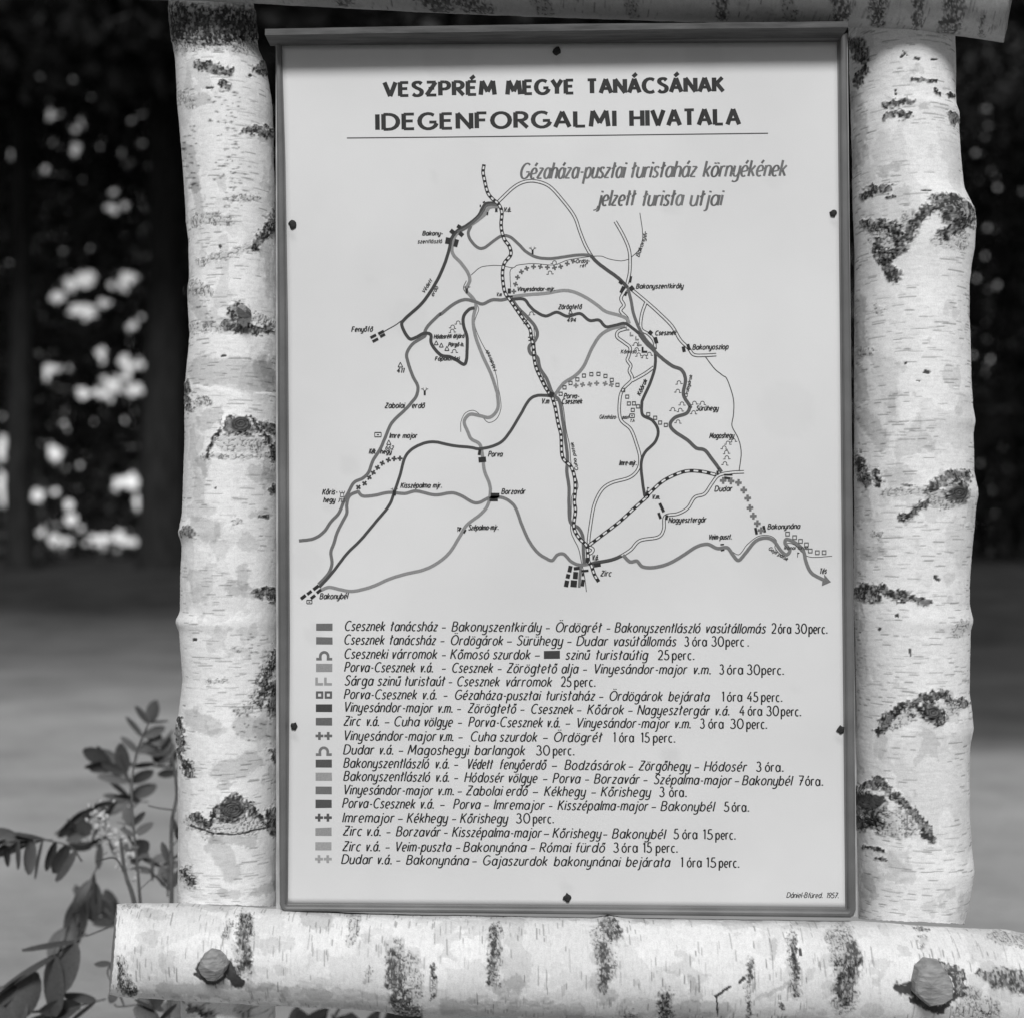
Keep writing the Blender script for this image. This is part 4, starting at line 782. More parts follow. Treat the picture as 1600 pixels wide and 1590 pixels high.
# coloured routes
ROUTES = [(135, 2.6, 'C 1590,108 1520,115 1480,170 1380,245 1300,290 1265,330 1245,400 1255,460 1310,520 1360,590 1375,650 1350,720 1400,780 1420,830 1400,930 1415,1050 1470,1200 1530,1330 1570,1450 F 1490,80 1492,170 1440,230 1370,220 1300,210 1260,260 1285,330 1310,380 1370,420 1390,520 1400,600 1435,690 1440,760 1420,840 1370,900 1280,970 1230,1050 1160,1160 1080,1230 980,1280 850,1310 740,1345 640,1390 560,1415 480,1428 400,1415 330,1400 270,1420'),
 (104, 2.3, 'D 215,250 195,300 210,350 260,405 310,410 380,360 440,322 500,330 560,380 620,440 700,480 800,488 900,475 1000,462 1090,462'),
 (72, 2.7, 'D 1090,462 1130,510 1200,565 1290,630 1360,700'), (100, 2.4, 'D 1360,700 1385,800 1405,900 1450,1010 1500,1090 1560,1150'),
 (140, 2.5, 'D 500,770 600,755 760,742 880,722 960,730 1050,770 1140,830 1200,875 1290,900 1350,925 1372,960'), (132, 2.6, 'D 1340,978 1240,1000 1160,1050 1100,1140 1040,1270 980,1340 890,1400 830,1480'),
 (104, 2.5, 'D 500,775 440,790 370,790 300,820 250,805 170,788 90,820 0,890 C 1150,900 1070,980 1045,1030 1045,1055 960,1110 915,1180 925,1250 960,1350 995,1420 985,1490 940,1550 F 870,160 840,190 760,270 715,370 680,450 630,530 600,610 560,650 500,680 460,750 425,820 395,890 340,950 290,1020 220,1065 120,1080'),
 (108, 2.5, 'F 530,740 470,770 450,830 450,890 420,950 385,1020 360,1100 340,1160 348,1240 320,1310 255,1380'),
 (116, 2.5, 'F 525,736 560,772 640,768 740,748 850,755 930,738 1060,765 1170,750 1240,770 1320,815 1370,815 1430,785 1490,778 G 300,870 370,870 430,900 470,950 510,1060 560,1170 620,1250 680,1290 720,1303 755,1265 800,1260 850,1310 910,1335 990,1325 1030,1310'),
 (70, 2.3, 'G 715,170 620,168 560,200 500,300 420,430 350,500 230,535 150,525 F 1180,425 1060,400 980,410 900,450 850,510 820,620 780,740 740,840 650,950 550,1070 450,1170 350,1300 260,1400'),
 (98, 2.6, 'D 510,780 560,850 620,910 680,980 700,1040 680,1090 640,1130 650,1180 700,1210 720,1290 770,1370 800,1450 825,1490 G 770,210 790,330 810,470 825,600 820,690 835,800 835,920 845,1040 900,1080 930,1140 935,1250 940,1330'), (112, 2.2, 'G 918,1340 912,1400 905,1490'),
 (66, 2.3, 'D 510,785 600,785 640,830 680,870 760,908 840,880 920,910 1010,890 1080,940 1150,938 1200,985 1270,975 1340,962 1400,1000 1470,1060 1500,1100 1550,1150 E 580,1200 575,1290 540,1400 490,1510 H 195,230 200,310 270,350 310,420 290,500 215,580 190,660 200,790 215,885'),
 (86, 2.7, 'E 540,1130 610,1200 700,1270 770,1300 800,1370 785,1480 830,1560 H 535,260 510,300 430,330 395,380 430,430 520,490 580,545 640,560 690,620 760,715'), (84, 3.6, 'D 1450,1040 1500,1105 1560,1160'),
 (72, 2.0, 'G 990,1325 1100,1305 1200,1275'), (116, 2.7, 'H 60,1302 110,1350 160,1345 200,1385 280,1390 380,1365 480,1310 580,1245 660,1225 730,1255 800,1250 840,1300 880,1340 930,1290 1000,1205 1070,1180 1130,1200 1180,1270 1220,1300 1245,1270 1212,1220 1225,1190 1290,1220 1340,1270 1360,1350 1400,1430 1490,1482'),
 (62, 2.5, 'C 1590,85 1500,85 1468,120 1435,180 1355,245 1285,285 1240,345 1225,420 1190,530 1130,660 1030,810 900,930 880,980 930,1070 980,1065 1040,1035 1090,1045 1095,1110 1160,1190 1230,1205 1280,1230 1330,1260 1350,1230 1355,1150 1355,1060 1330,980 1330,910 1370,860 1410,848'), (92, 1.8, 'C 1590,98 1506,98 1474,142 1436,190 1360,256 1285,296'),
 (58, 1.3, 'C 1225,420 1190,530 1130,660 1030,810 905,925')]
for v, hw, src in ROUTES:
    I = Ink(); line(I, src, hw, ink(v), .10)
    if 'H 60,1302' in src:
        I.poly([cz('H', 1537, 1494), cz('H', 1488, 1438), cz('H', 1490, 1470), cz('H', 1476, 1486), cz('H', 1472, 1522)], ink(112), nz())
    I.build('route_line')
# railways
def railway(src, dash=8.6, hw=2.8):
    I = Ink(); p = spline(path(src), 8)
    I.ribbon(p, hw, ink(38), nz()); z = nz()
    P = np.array(p); seg = np.hypot(*(P[1:]-P[:-1]).T); cum = np.concatenate([[0], np.cumsum(seg)])
    at = lambda d: (np.interp(d, cum, P[:, 0]), np.interp(d, cum, P[:, 1]))
    d = 3.0
    while d+dash*.5 < cum[-1]:
        I.ribbon([at(d), at(d+dash*.26), at(d+dash*.54)], hw*.48, PAPER*.97, z); d += dash
    I.build('railway_line')
railway('D 310,-200 303,-145 312,-95 335,0 370,50 415,90 440,150 435,250 455,340 495,400 505,460 460,520 445,590 450,670 465,740 500,790 555,870 600,935 645,1000 655,1060 670,1130 675,1200 690,1280 720,1350 760,1430 800,1490')
railway('G 715,165 740,250 760,360 780,440 785,560 800,610 850,660 875,740 878,820 872,900 880,960 868,1060 880,1110 915,1160 955,1200 965,1260 970,1310 990,1340 1010,1400 1040,1450', 9.0)
railway('G 965,1205 1050,1140 1180,1040 1290,940 1380,860 H 220,895 330,790 430,735 520,708 620,712 720,735', 13.5, 2.7)
# tunnel marks on the railway
I = Ink()
for k, x, y, a in (('D', 575, 885, 40), ('D', 612, 950, 40), ('D', 652, 1062, 85), ('D', 655, 1085, 85)):
    cx_, cy_ = cz(k, x, y); dx, dy = math.cos(R(a-90)), math.sin(R(a-90)); I.ribbon([(cx_-dx*4.5, cy_-dy*4.5), (cx_+dx*4.5, cy_+dy*4.5)], .8, ink(50), nz()); I.build('tunnel_mark'); I = Ink()
# villages and stations: small dark blocks
BLK = '''C 1215,358,36,46,10 1247,292,34,30,40 1296,255,28,26,30 1312,310,34,30,40 1275,375,30,54,15 670,1056,46,20,-28 727,1028,46,20,-28 685,1084,46,20,-28 738,1050,40,20,-28 1353,725,16,36,0 1478,75,18,9,-30 1452,103,10,16,0 1504,160,12,22,10
D 400,135,18,26,0 495,725,24,36,0 505,765,30,14,0 1380,640,18,46,10 1310,662,30,24,40 1320,715,24,50,25 1390,705,30,34,-40 1345,745,18,30,20 1525,1030,30,30,40 1565,1085,28,46,-15 665,440,14,34,0
E 787,1150,24,40,-12 822,1135,22,46,-15
F 1366,472,20,38,10 1385,522,52,36,-5 238,1402,46,22,-38 192,1437,38,20,-38 150,1467,42,22,-38 258,1428,38,20,-38 217,1466,38,20,-38 778,752,22,36,0 988,62,14,32,0 1046,1470,0,0,0
G 325,850,60,20,0 315,888,58,18,0 82,1088,14,28,30 116,1104,12,28,30 842,1362,28,44,12 888,1358,40,22,-5 828,1412,28,30,12 880,1406,34,48,5 818,1463,30,44,12 868,1463,44,46,5 945,1375,50,16,-5 930,1400,14,22,0 930,1458,24,46,8 1030,1335,48,26,-8 1475,940,20,66,-25 1460,995,18,44,-20 962,1302,24,34,0 712,163,34,38,20
H 1005,1132,18,48,-12 1063,1118,18,48,-12 808,735,60,12,0 800,758,42,16,10 370,1035,20,34,10 765,1227,26,10,-5 768,1268,26,10,-15 732,722,16,30,0 232,862,18,26,20'''
I = Ink(); bn = 0
for row in BLK.splitlines():
    q = row.split(); k = q[0]; sc_ = ZO[k][2]
    for it in q[1:]:
        x, y, w_, h_, a = map(float, it.split(','))
        if w_ == 0: continue
        cx_, cy_ = cz(k, x, y); w_ /= sc_*2; h_ /= sc_*2; c_, s2 = math.cos(R(a)), math.sin(R(a))
        I.poly([(cx_+(dx*w_)*c_-(dy*h_)*s2, cy_+(dx*w_)*s2+(dy*h_)*c_) for dx, dy in ((-1, -1), (1, -1), (1, 1), (-1, 1))], ink(40), 0.00042+7e-6*(bn % 3)); bn += 1; I.build('village_block'); I = Ink()
# station flags, antlered lodges
for k, x, y in (('F', 988, 62), ('F', 778, 752), ('D', 665, 440), ('C', 1353, 725)):
    cx_, cy_ = cz(k, x, y)
    for sgn in (-1, 1):
        I.ribbon([(cx_+sgn*.8, cy_-3.5), (cx_+sgn*3, cy_-6), (cx_+sgn*5.6, cy_-6.4)], .42, ink(60), 0.00046); I.ribbon([(cx_+sgn*2.4, cy_-5.6), (cx_+sgn*2.4, cy_-8.2)], .38, ink(60), 0.00047)
    I.build('lodge_antlers'); I = Ink()
for k, x, y in (('H', 234, 835), ('H', 735, 698), ('H', 1300, 1295), ('F', 1215, 995)):
    cx_, cy_ = cz(k, x, y); I.ribbon([(cx_, cy_+5), (cx_, cy_-2.6)], .45, ink(50), 0.00046); I.poly([(cx_, cy_-2.8), (cx_+3.4, cy_-1.6), (cx_, cy_+.2)], ink(50), 0.00047); I.build('station_flag'); I = Ink()
cx_, cy_ = cz('D', 1485, 1155); ell(I, cx_, cy_+4.4, 9, ink(40), 1.5, 0.00046)
I.build('castle_mark')
# dotted trails
def marks(fn, src, name):
    k = 'D'; n = 0
    for w_ in src.split():
        if w_ in ZO: k = w_; continue
        I = Ink(); x, y = map(float, w_.split(',')[:2]); fn(I, *cz(k, x, y), n); n += 1; I.build(name)
marks(lambda I, x, y, n: cross(I, x, y, 3.9, ink(92), rot=.3*math.sin(n*1.3), w=.34), 'D 528,728 540,675 555,625 583,585 622,560 672,548 722,548 773,552 825,555 870,547 918,525 962,507', 'cross_trail')
marks(lambda I, x, y, n: cross(I, x, y, 4.0, ink(122), rot=.35*math.sin(n*2.1), w=.36), 'D 982,1415 1030,1408 1083,1405 1133,1398 1195,1400 1240,1408', 'cross_trail')
marks(lambda I, x, y, n: cross(I, x, y, 4.1, ink(64), rot=.7-.085*n, w=.36), 'F 530,712 573,686 605,645 633,612 662,577 695,547 737,525 777,516 817,514', 'cross_trail')
marks(lambda I, x, y, n: cross(I, x, y, 5.2, ink(112), rot=.1*math.sin(n), w=.36, z=0.00045), 'H 772,775 828,778 880,790 918,843 946,900 962,968 986,1025 1014,1078 1040,1128', 'cross_trail')
marks(lambda I, x, y, n: square(I, x, y, 2.5, ink(78), .68, z=.00045), 'D 870,1475 898,1428 942,1396 992,1370 1040,1342 1094,1332 1146,1330 1197,1345 1243,1374 1285,1410 1327,1448 1356,1496 1368,1546 1405,1545 1435,1567 G 1275,268 1382,298 1430,322 1464,355 H 365,382', 'square_trail')
marks(lambda I, x, y, n: square(I, x, y, 2.9, ink(88), .66, z=.00045), 'H 1229,1152 1279,1177 1321,1203 1363,1228 1390,1272 1440,1284 1488,1284', 'square_trail')
marks(lambda I, x, y, n: omega(I, x, y, 4.6, ink(80), .62, z=.00012, rot=.12*math.sin(n*2)), 'C 1290,955 1250,985 1247,1015 1262,1163 D 825,515 792,590 657,888 1418,1112 1425,1150 1440,1188 1483,1203 1518,1183 H 458,80 450,140 480,230 568,225 625,225 415,270 467,275 562,292 452,357 845,490 806,508 780,542 795,574 798,612 785,654', 'cave_mark')
marks(lambda I, x, y, n: ell(I, x, y+2, 6, ink(128), 1.0, z=.00045), 'D 1360,1003 1390,1045 1430,1075 1450,1115', 'castle_trail')
I = Ink()
for k, x, y, r_ in (('C', 868, 1265, 3.9), ('C', 1130, 1105, 3.3), ('C', 1167, 1122, 3.3), ('C', 1208, 1146, 3.6), ('D', 942, 880, 3.2), ('F', 740, 405, 3.7)):
    cx_, cy_ = cz(k, x, y); p = [(cx_, cy_-r_*1.1), (cx_+r_*.95, cy_+r_*.8), (cx_-r_*.95, cy_+r_*.8)]
    for i in range(3): I.ribbon([p[i], p[(i+1) % 3]], .55, ink(46), .00046+i*6e-6)
    I.build('peak_triangle'); I = Ink()
for k, x, y, w_, h_ in (('F', 665, 350, 5, 3.4), ('F', 192, 1500, 4, 2.7), ('G', 1270, 308, 3.8, 2.9)):
    cx_, cy_ = cz(k, x, y); c4 = [(cx_-w_, cy_-h_), (cx_+w_, cy_-h_), (cx_+w_, cy_+h_), (cx_-w_, cy_+h_)]
    for i in range(4): I.ribbon([c4[i], c4[(i+1) % 4]], .6, ink(46), .00046+(i % 2)*6e-6)
    I.ribbon([(cx_-w_*.35, cy_), (cx_+w_*.35, cy_)], .6, ink(46), .00048); I.build('hostel_mark'); I = Ink()
cx_, cy_ = cz('F', 418, 760)
for a, b, c, d in ((-3, 4, -2, -2), (3, 4, 2, -2), (-3, 4, 3, 4), (-3.4, -2, 3.4, -2), (-3.4, -2, -4, -5), (3.4, -2, 4, -5), (0, -2, 0, -5)): I.ribbon([(cx_+a, cy_+b), (cx_+c, cy_+d)], .5, ink(50), nz())
I.build('lookout_mark')
# place names
NAMES = '''C Bakony-|1030|318|1175|318|30
C szentlászló|995|376|1170|374|27
C Fenyőfő|512|1022|662|1020|36
C 411|842|1320|892|1320|32
C Zabolai|754|1578|895|1578|38
C erdő|952|1578|1042|1578|38
C Hódosréti átjáró|1114|1072|1332|1066|28
C Pörgő-h.|1218|1128|1330|1128|28
C Fápalátási|1122|1232|1296|1230|28
C Védett|1044|742|1102|650|26
C erdő|1108|766|1146|700|26
C Hódosér|1572|1302|1508|1150|24
D V.á.|454|145|505|145|30
D V.m|400|762|436|762|26
D Vinyesándor-mjr.|552|724|828|722|28
D Ördög-|982|520|1080|516|26
D rét|1012|552|1054|548|22
D Zörögtető|852|857|1020|855|34
D 494|916|950|980|950|28
E Bakonyszentkirály|439|706|780|704|34
E Csesznek|578|1047|730|1044|32
E Bakonyoszlop|852|1152|1110|1148|36
E Kőmosó|328|1180|440|1178|26
E Kőárok|470|1488|520|1378|28
E Ördögárok|812|1500|850|1342|22
Z Bakonyér|402|1258|446|1130|20
D Porva-|892|1507|1002|1507|36
D Csesznek|878|1547|1024|1545|34
D V.m|730|1545|782|1545|36
F Imre major|744|372|932|372|34
F 662|716|452|770|452|26
F Kék|604|480|644|480|32
F hegy|682|480|756|480|30
F Kisszépalma mjr.|822|716|1105|714|34
F Kőris-|282|762|382|760|36
F hegy|290|815|366|815|34
F 713|390|814|430|814|26
F Bakonybél|264|1480|454|1478|38
F Szépalma-mjr.|1290|1005|1495|1002|34
G Porva|278|588|372|588|36
G Borzavár|370|847|530|845|36
G Cuha patak|898|682|866|492|22
G Gézaháza-|1045|328|1165|328|26
G puszt|1203|328|1246|328|24
G T.h|1256|350|1284|350|18
G Imre-mjr.|1182|648|1300|648|34
G V.m.|1408|880|1460|880|30
G V.á.|994|1300|1036|1298|34
G Zirc|1052|1410|1124|1410|38
H Sürühegy|580|280|735|278|34
H Magoshegy|675|475|845|473|36
H Dudar|712|852|832|850|38
H Nagyesztergár|385|1072|648|1068|36
H Veim-puszt.|668|1190|830|1188|34
H Bakonynána|1088|1118|1314|1114|36
H Tés|1456|1434|1502|1432|36
H Gaja patak|1092|1262|1222|1342|24
H Római fürdő|1205|1262|1372|1262|22'''
for row in NAMES.splitlines():
    k, rest = row.split(' ', 1); wd_, x0, y0, x1, y1, h_ = rest.split('|')
    I = Ink(); sm = float(h_) < 28
    text(I, wd_, cz(k, float(x0), float(y0)), cz(k, float(x1), float(y1)), float(h_)/ZO[k][2], ink(66 if sm else 50), w=.50 if sm else .66, wv=.58 if sm else .82, slant=.24, gap=19, z0=.0005)
    I.build('place_name')

# ------------------------------------------------------------------ shrub behind the left end of the log
def tube(V, F, pts, r0, r1, n=6):
    b0 = len(V); P = [Vector(p) for p in pts]
    for i, p in enumerate(P):
        d = (P[min(i+1, len(P)-1)]-P[max(i-1, 0)]).normalized()
        u = d.cross(Vector((0, 1, 0.01))).normalized(); v = d.cross(u); rr = r0+(r1-r0)*i/(len(P)-1)
        for k in range(n):
            a = 2*math.pi*k/n; V.append(tuple(p+u*math.cos(a)*rr+v*math.sin(a)*rr))
    for i in range(len(P)-1):
        for k in range(n): F.append((b0+i*n+k, b0+i*n+(k+1) % n, b0+(i+1)*n+(k+1) % n, b0+(i+1)*n+k))
def bez(pts, n=5):
    P = [tuple(p) for p in pts]
    if len(P) < 3: return P
    out = []
    N = len(P); A = [np.array(p) for p in P]
    for i in range(N-1):
        p1, p2 = A[i], A[i+1]; p0 = A[i-1] if i else 2*p1-p2; p3 = A[i+2] if i+2 < N else 2*p2-p1
        for k in range(n):
            t = k/n; out.append(tuple(0.5*((2*p1)+(-p0+p2)*t+(2*p0-5*p1+4*p2-p3)*t*t+(-p0+3*p1-3*p2+p3)*t**3)))
    out.append(tuple(A[-1])); return out
shr = empty('locust_shrub', (-0.76, 2.45, 0.0), 'leafy shrub with feathered leaves and pale blossom left of the birch post', 'shrub')
def leaf_mesh(nm, mat, seed):
    """unit leaflet along +Z, folded a little on its midrib, 20 triangles"""
    rg = random.Random(seed); V = []; F = []; n = 6
    for i in range(n+1):
        t = i/n; w_ = 0.25*math.sin(math.pi*min(1, t*0.95+0.035))**0.5; bend = -0.16*t*t
        V += [(-w_, bend-0.05*w_/.29, t), (0, bend+0.035, t), (w_, bend-0.05*w_/.29, t)]
    for i in range(n):
        a = i*3; F += [(a, a+1, a+4, a+3), (a+1, a+2, a+5, a+4)]
    me = bpy.data.meshes.new(nm); me.from_pydata(V, [], F); me.materials.append(mat)
    me.polygons.foreach_set('use_smooth', [True]*len(F)); me.update(); return me
LM = [leaf_mesh('leaflet', M_leaf, 1), leaf_mesh('leaflet', M_leafp, 2)]
rl = random.Random(5)
def leaflet(parent, p, d, size, pale=False, roll=None):
    o = bpy.data.objects.new('leaflet', LM[1 if pale else 0]); col.objects.link(o); o.parent = parent
    q = Vector(d).normalized().to_track_quat('Z', 'Y')
    o.rotation_mode = 'QUATERNION'; from mathutils import Quaternion
    o.rotation_quaternion = q @ Quaternion((0, 0, 1), rl.uniform(-1.1, 1.1) if roll is None else roll)
    o.location = Vector(p)-Vector(parent_world(parent)); wd = rl.uniform(.8, 1.5)
    o.scale = (size*wd, size, size)
def frond(pix, y, n, size, spread=60, y2=None, pale=False, sides=(1, -1), droop=0.0, jit=0.25, start=0.12):
    """feathered leaf: a rachis through the photo points at depth y..y2 with n pairs of leaflets"""
    y2 = y if y2 is None else y2
    m = len(pix); pts = bez([W(px, py, y+(y2-y)*i/(m-1)) for i, (px, py) in enumerate(pix)])
    V, F = [], []; tube(V, F, pts, 0.0016, 0.0009, 5)
    fr = mesh_obj('leaf_stalk', V, F, M_stem, shr)
    A = np.array(pts); seg = np.linalg.norm(A[1:]-A[:-1], axis=1); cum = np.concatenate([[0], np.cumsum(seg)])
    for i in range(n):
        t = start+(1-start)*i/max(1, n-1); p = [np.interp(t*cum[-1], cum, A[:, c]) for c in range(3)]
        j = min(len(A)-2, int(np.searchsorted(cum, t*cum[-1], 'right')-1)); d = (A[j+1]-A[j]); d = Vector(d).normalized()
        side = d.cross(Vector((0, -1, 0))).normalized()
        for s_ in sides:
            a = R(spread+rl.uniform(-14, 14)); dv = d*math.cos(a)+side*math.sin(a)*s_+Vector((0, rl.uniform(-jit, jit), -droop))
            leaflet(fr, p, dv, size*K*y*rl.uniform(.82, 1.15)*(1-.25*abs(t-.45)), pale or rl.random() < .12)
    leaflet(fr, A[-1], d+Vector((0, rl.uniform(-jit, jit), -droop*.5)), size*K*y, pale)
    return fr
# stems from the ground up
for pts, r0, r1 in (([(-0.70, 2.30, 0), (-0.66, 2.31, .45), W(238, 1590, 2.30), W(212, 1420, 2.30), W(196, 1365, 2.30), W(188, 1310, 2.3)], .0065, .0022), ([(-0.62, 2.34, 0), (-0.60, 2.33, .5), W(262, 1590, 2.3), W(268, 1400, 2.3), W(268, 1290, 2.32), W(276, 1240, 2.32), W(270, 1180, 2.32)], .005, .002),
                    ([W(230, 1560, 2.32), W(219, 1410, 2.32), W(214, 1345, 2.33), W(206, 1250, 2.36), W(212, 1180, 2.4), W(236, 1120, 2.4)], .003, .0012), ([(-0.80, 2.36, 0), (-0.84, 2.35, .5), W(60, 1700, 2.35), W(40, 1600, 2.3)], .006, .003), ([W(195, 1365, 2.3), W(180, 1340, 2.28), W(150, 1345, 2.2)], .0016, .001), ([W(178, 1445, 2.3), W(160, 1452, 2.28), W(135, 1462, 2.25)], .0016, .001),
                    ([W(276, 1265, 2.3), W(250, 1262, 2.3), W(232, 1258, 2.32)], .0014, .001), ([W(178, 1568, 2.3), W(190, 1572, 2.3), W(250, 1562, 2.3)], .0013, .0013), ([W(262, 1360, 2.3), W(240, 1370, 2.3), W(215, 1392, 2.3)], .0008, .0008)):
    V, F = [], []; tube(V, F, bez(pts), r0, r1, 7); mesh_obj('stem', V, F, M_stem, shr)
frond([(203, 1262), (206, 1215), (216, 1175), (232, 1128)], 2.8, 6, 44, 55, 2.85, jit=.5)
frond([(204, 1225), (190, 1205), (172, 1192)], 2.75, 4, 46, 25, 2.75, jit=.3)
frond([(280, 1212), (264, 1192), (250, 1168)], 2.85, 5, 34, 45, jit=.5)
frond([(232, 1252), (190, 1250), (155, 1262), (128, 1275)], 2.75, 6, 48, 24, 2.7, jit=.4, droop=.25)
frond([(128, 1345), (110, 1322), (70, 1312), (30, 1312), (-30, 1318)], 2.45, 9, 51, 72, 2.4, sides=(-1, ), droop=.9, jit=.3)
frond([(82, 1312), (50, 1310), (10, 1312), (-30, 1316)], 2.45, 6, 53, 12, 2.4, sides=(1, -1), jit=.3)
frond([(152, 1352), (142, 1375), (124, 1415), (104, 1462)], 2.6, 10, 51, 26, 2.55, droop=.35, jit=.4)
frond([(136, 1458), (105, 1478), (60, 1512), (15, 1555), (-30, 1600)], 2.38, 6, 85, 40, 2.3, droop=.3, jit=.3)
frond([(165, 1560), (120, 1572), (80, 1590), (40, 1612)], 2.36, 6, 60, 20, jit=.3)
frond([(170, 1300), (150, 1322), (132, 1306)], 2.65, 4, 41, 50, jit=.5)
frond([(205, 1358), (228, 1338), (252, 1352)], 2.5, 4, 37, 55, jit=.5, pale=True)
frond([(200, 1340), (210, 1310), (206, 1290)], 2.5, 4, 32, 50, jit=.5, pale=True)
frond([(196, 1448), (178, 1432), (150, 1412)], 2.85, 5, 46, 32, jit=.4)
frond([(262, 1400), (262, 1370), (266, 1330), (278, 1310)], 2.4, 3, 41, 25, jit=.5)
frond([(215, 1550), (222, 1575), (226, 1610)], 2.35, 4, 57, 35, jit=.4)
frond([(176, 1500), (168, 1520), (182, 1545)], 2.3, 2, 30, 60, jit=.4)
for i, x in enumerate((452, 492, 545, 600)): frond([(x-20, 1632), (x, 1612), (x+22, 1598+(i % 3)*5)], 2.5+.08*(i % 2), 3, 46, 55, jit=.6, pale=(i % 2 == 0))
for x, y_, z_ in ((245, 1600, 2.2), (290, 1610, 2.5)): frond([(x, y_+20), (x+4, y_), (x-4, y_-24)], z_, 3, 44, 50, jit=.5)
# blossom panicle
V, F = [], []
for i in range(150):
    t = rl.random(); px = 150+52*t+rl.gauss(0, 9); py = 1262+95*t+rl.gauss(0, 10)
    if 0.42 < t < 0.55 and rl.random() < .6: continue
    c = Vector(W(px, py, 2.42+rl.uniform(-.04, .04))); rr = rl.uniform(2.4, 5.2)*K*2.42
    b0 = len(V); ax = Vector((rl.gauss(0, 1), rl.gauss(0, 1), rl.gauss(0, 1))).normalized(); u = ax.orthogonal().normalized(); v = ax.cross(u)
    for k in range(5):
        a = 2*math.pi*k/5; V.append(tuple(c+(u*math.cos(a)+v*math.sin(a))*rr+ax*rr*.4))
    V.append(tuple(c)); V.append(tuple(c+ax*rr*.8))
    for k in range(5): F.append((b0+k, b0+(k+1) % 5, b0+5)); F.append((b0+(k+1) % 5, b0+k, b0+6))
fb = mesh_obj('blossom', V, F, M_petal, shr); fb['kind'] = 'stuff'

# ------------------------------------------------------------------ the wood behind
def leaves(P, size, seed):
    """leaf clumps: one bent quad per leaf spray at each point of P"""
    rg = np.random.default_rng(seed); n = len(P)
    a = rg.normal(size=(n, 3)); a /= np.linalg.norm(a, axis=1)[:, None]
    b_ = rg.normal(size=(n, 3)); b_ -= (b_*a).sum(1)[:, None]*a; b_ /= np.linalg.norm(b_, axis=1)[:, None]
    sz = size*rg.uniform(.6, 1.3, (n, 1))
    V = np.stack([P-a*sz*.5, P-b_*sz*.30, P+a*sz*.5, P+b_*sz*.30], 1).reshape(-1, 3)
    F = np.arange(4*n).reshape(n, 4)
    return V, F
GAPS = [(122, 440, 26, 13), (192, 438, 20, 13), (128, 490, 17, 15), (92, 462, 9, 7), (168, 472, 9, 6), (209, 512, 7, 5), (157, 556, 8, 10), (78, 582, 15, 8), (203, 570, 17, 11), (182, 606, 34, 16), (132, 612, 10, 9), (86, 705, 8, 9), (58, 770, 8, 8), (86, 768, 5, 5), (206, 752, 10, 12), (182, 757, 6, 9), (218, 780, 6, 12), (103, 790, 6, 6), (78, 832, 20, 10), (95, 845, 16, 8), (150, 848, 14, 9), (185, 846, 26, 13), (110, 815, 6, 8), (4, 700, 7, 15), (4, 762, 8, 26),
        (116, 128, 4, 4), (173, 121, 4, 4), (14, 115, 5, 5), (118, 203, 7, 5), (80, 183, 3, 9), (118, 236, 5, 7), (22, 244, 10, 5), (27, 287, 5, 5), (170, 330, 13, 6), (196, 322, 4, 4), (283, 418, 5, 4), (290, 508, 6, 6), (1525, 237, 7, 6), (1543, 195, 4, 4), (1541, 170, 3, 3), (1558, 294, 5, 5), (1525, 435, 6, 6), (1558, 446, 6, 5), (1543, 356, 4, 4), (1600, 300, 5, 9), (1538, 400, 4, 4), (70, 265, 4, 4), (140, 150, 3, 3), (178, 300, 4, 4), (70, 60, 3, 3)]
GAPS2 = []; rq = random.Random(4)
for x, y, a, b in GAPS:
    if x > 1400: GAPS2.append((x, y, a*.35, b*.35)); continue
    if a < 6 and b < 7: GAPS2.append((x, y, a, b)); continue
    for _ in range(int(a*b/19)+3):           # a larger opening is many small ones between the sprays
        t = rq.uniform(0, 6.283); q = rq.uniform(0, 1)**.6; r0 = rq.uniform(1.6, 5.2)
        GAPS2.append((x+math.cos(t)*a*1.15*q, y+math.sin(t)*b*1.15*q, r0, r0*rq.uniform(.7, 1.1)))
for _ in range(75):
    r0 = rq.choice((.2, .8, 1.2, 2)); GAPS2.append((rq.uniform(-10, 225), rq.uniform(0, 830), r0, r0))
TREES = [-19.5, -16.2, -13.6, -10.4, -7.5, -4.6, -1.7, 1.2, 4.2, 7.2, 10.3, 13.4, 16.5, 19.8]
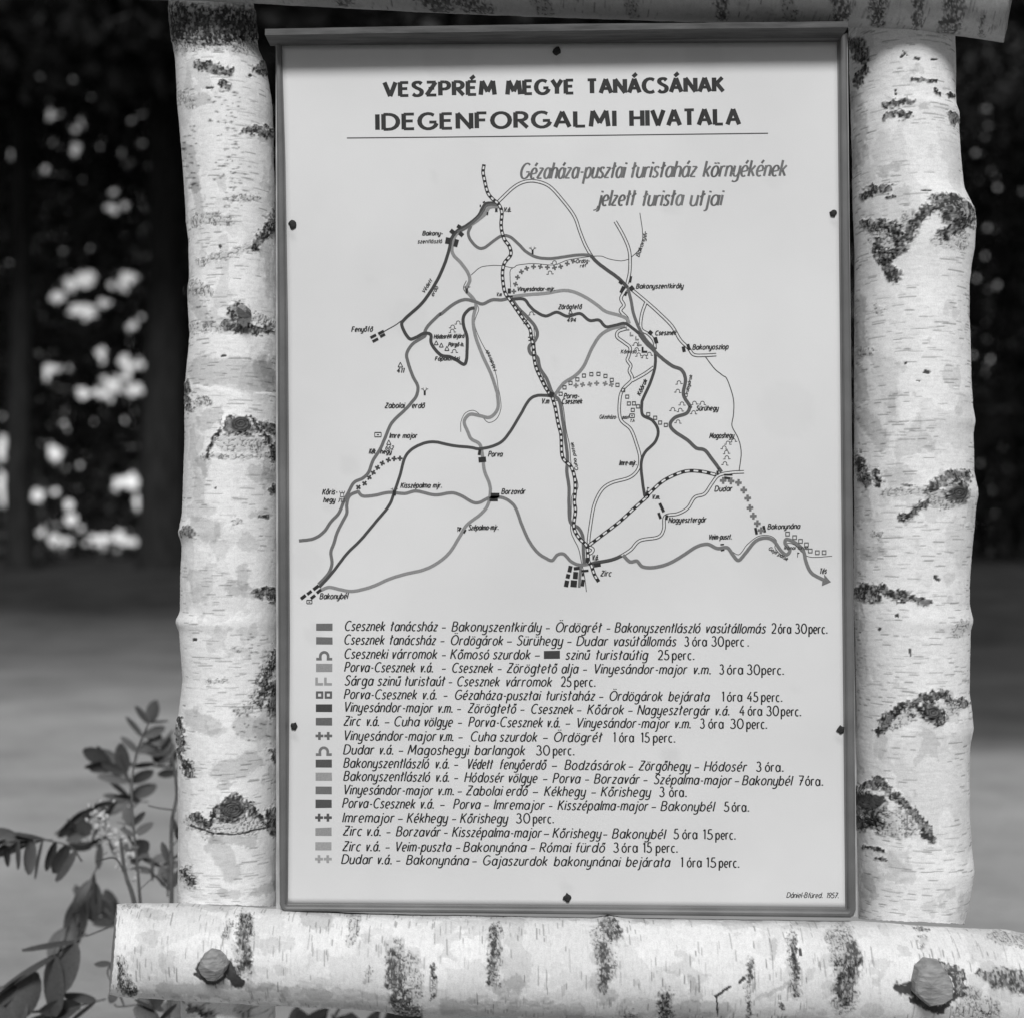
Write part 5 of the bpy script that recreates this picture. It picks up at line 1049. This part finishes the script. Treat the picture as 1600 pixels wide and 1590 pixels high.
for i, tx in enumerate(TREES):
    rg = np.random.default_rng(50+i)
    vis = tx in (-16.2, -13.6, -10.4, 10.3, 13.4, 16.5); n = 38000 if vis else 5000
    P = np.stack([tx+rg.uniform(-2.1, 2.1, n), 42.5+rg.uniform(-1.6, 1.6, n), rg.uniform(0.9, 17.5, n)], 1)
    keep = np.ones(n, bool)
    # the crown's own openings: where the wood lets the sky through
    qx = 800+P[:, 0]/(K*P[:, 1]); qy = ROW-(P[:, 2]-EYE)/(K*P[:, 1])
    d = np.full(n, 9.0)
    if vis:
        for g in GAPS2: d = np.minimum(d, np.hypot((qx-g[0])/(g[2]+3.5), (qy-g[1])/(g[3]+3.5)))
    keep &= d > 1.0+0.35*(rg.random(n)-.5)
    P = P[keep]
    V, F = leaves(P, 0.25 if vis else .6, 90+i)
    base_ = (tx, 42.5+rg.uniform(-.8, .8), 1.05)
    side_ = 'left of' if tx < -7 else ('right of' if tx > 7 else 'behind')
    t = empty('broadleaf_tree', base_, {-16.2: 'dark leafy tree at the far left edge, small sky gaps scattered over its crown', -13.6: 'dark leafy tree between the two trunks at left, the largest bright sky gaps in it', -10.4: 'dark leafy tree behind the thick trunk and the left birch post', 13.4: 'dark leafy tree with a few sky specks, just right of the right birch post', 16.5: 'dark leafy tree at the far right edge of the wood'}.get(tx, 'dark leafy tree of the wood hidden behind the map board'), 'tree', 'trees of the dark wood in the background')
    mesh_obj('crown', V, F, M_far, t)
    V, F = [], []; rr = rg.uniform(.07, .13)
    tube(V, F, [base_, (tx+.1, base_[1], 3), (tx-.1, base_[1], 7), (tx+rg.uniform(-.4, .4), base_[1], 13)], rr, rr*.4, 8)
    mesh_obj('trunk', V, F, M_trunk, t)
# old trees with high crowns standing in front of them; two trunks show, the unseen others are added to shade the wood
def crown_mesh(seed):
    rg = np.random.default_rng(seed); P = []
    for _ in range(70):
        q = rg.normal(size=3); q /= np.linalg.norm(q); rr_ = rg.uniform(.35, 1)**.5; c = q*rr_*np.array((5.6, 6.2, 4.6))
        P.append(c+rg.normal(size=(170, 3))*np.array((1.05, 1.05, .8)))
    P = np.concatenate(P); P = P[P[:, 2] > -5.2]
    return leaves(P, .55, seed+1)
CM = [crown_mesh(5), crown_mesh(6)]
cm_data = []
OLD = [((31, 0), 36, .34, 'old dark trunk at the far left edge, in the shade of the wood', 0), ((256, 0), 36, .60, 'thick dark trunk standing just left of the left birch post', 1), ((470, 0), 35, .4, None, 0), ((760, 0), 35, .42, None, 1), ((1010, 0), 34, .4, None, 0), ((1250, 0), 34, .42, None, 1), ((1425, 0), 33, .45, None, 0), ((1790, 0), 32, .45, None, 1), ((-190, 0), 37, .45, None, 1)]
for (px, _), y, rr, lab, ci in OLD:
    x = (px-800)*K*y
    gz = float(bank(y)); t = empty('old_tree', (x, y, gz), lab or 'unseen tall tree at the front of the wood, added so its high crown casts shade', 'tree', None if lab else 'added shade trees at the front of the wood')
    V, F = [], []; tube(V, F, [(x, y, gz-.1), (x+.02, y, gz+.4), (x-.05, y, 3), (x+.08, y, 8), (x, y, 15)], rr*1.25, rr*.6, 14)
    tr = mesh_obj('trunk', V, F, M_trunk, t, smooth=True)
    if len(cm_data) <= ci or cm_data[ci] is None:
        c = mesh_obj('crown', CM[ci][0]+np.array((x, y-3.0, 17.2)), CM[ci][1], M_far, t, origin=(x, y-3.0, 17.2))
        if len(cm_data) <= ci: cm_data.append(c)
    else:
        c = cm_data[ci].copy(); col.objects.link(c); c.parent = t; c.location = (0, -3.0, 17.2-gz); c.rotation_euler = (0, 0, px*.01)

# unseen trees added behind the camera to cut low sky light from the front
rg = np.random.default_rng(77); n = 26000
a = R(180)+rg.uniform(-2.15, 2.15, n); d = rg.uniform(24, 31, n)
P = np.stack([np.sin(a)*d*1.25, np.cos(a)*d, rg.uniform(0, 1, n)**.9*(15+3*np.sin(a*9)+2*np.sin(a*23))], 1)
V, F = leaves(P, 1.1, 78)
sw = mesh_obj('added_tree_screen', V, F, M_far); tag(sw, 'unseen mass of trees added behind the camera to block low sky light', kind='stuff')
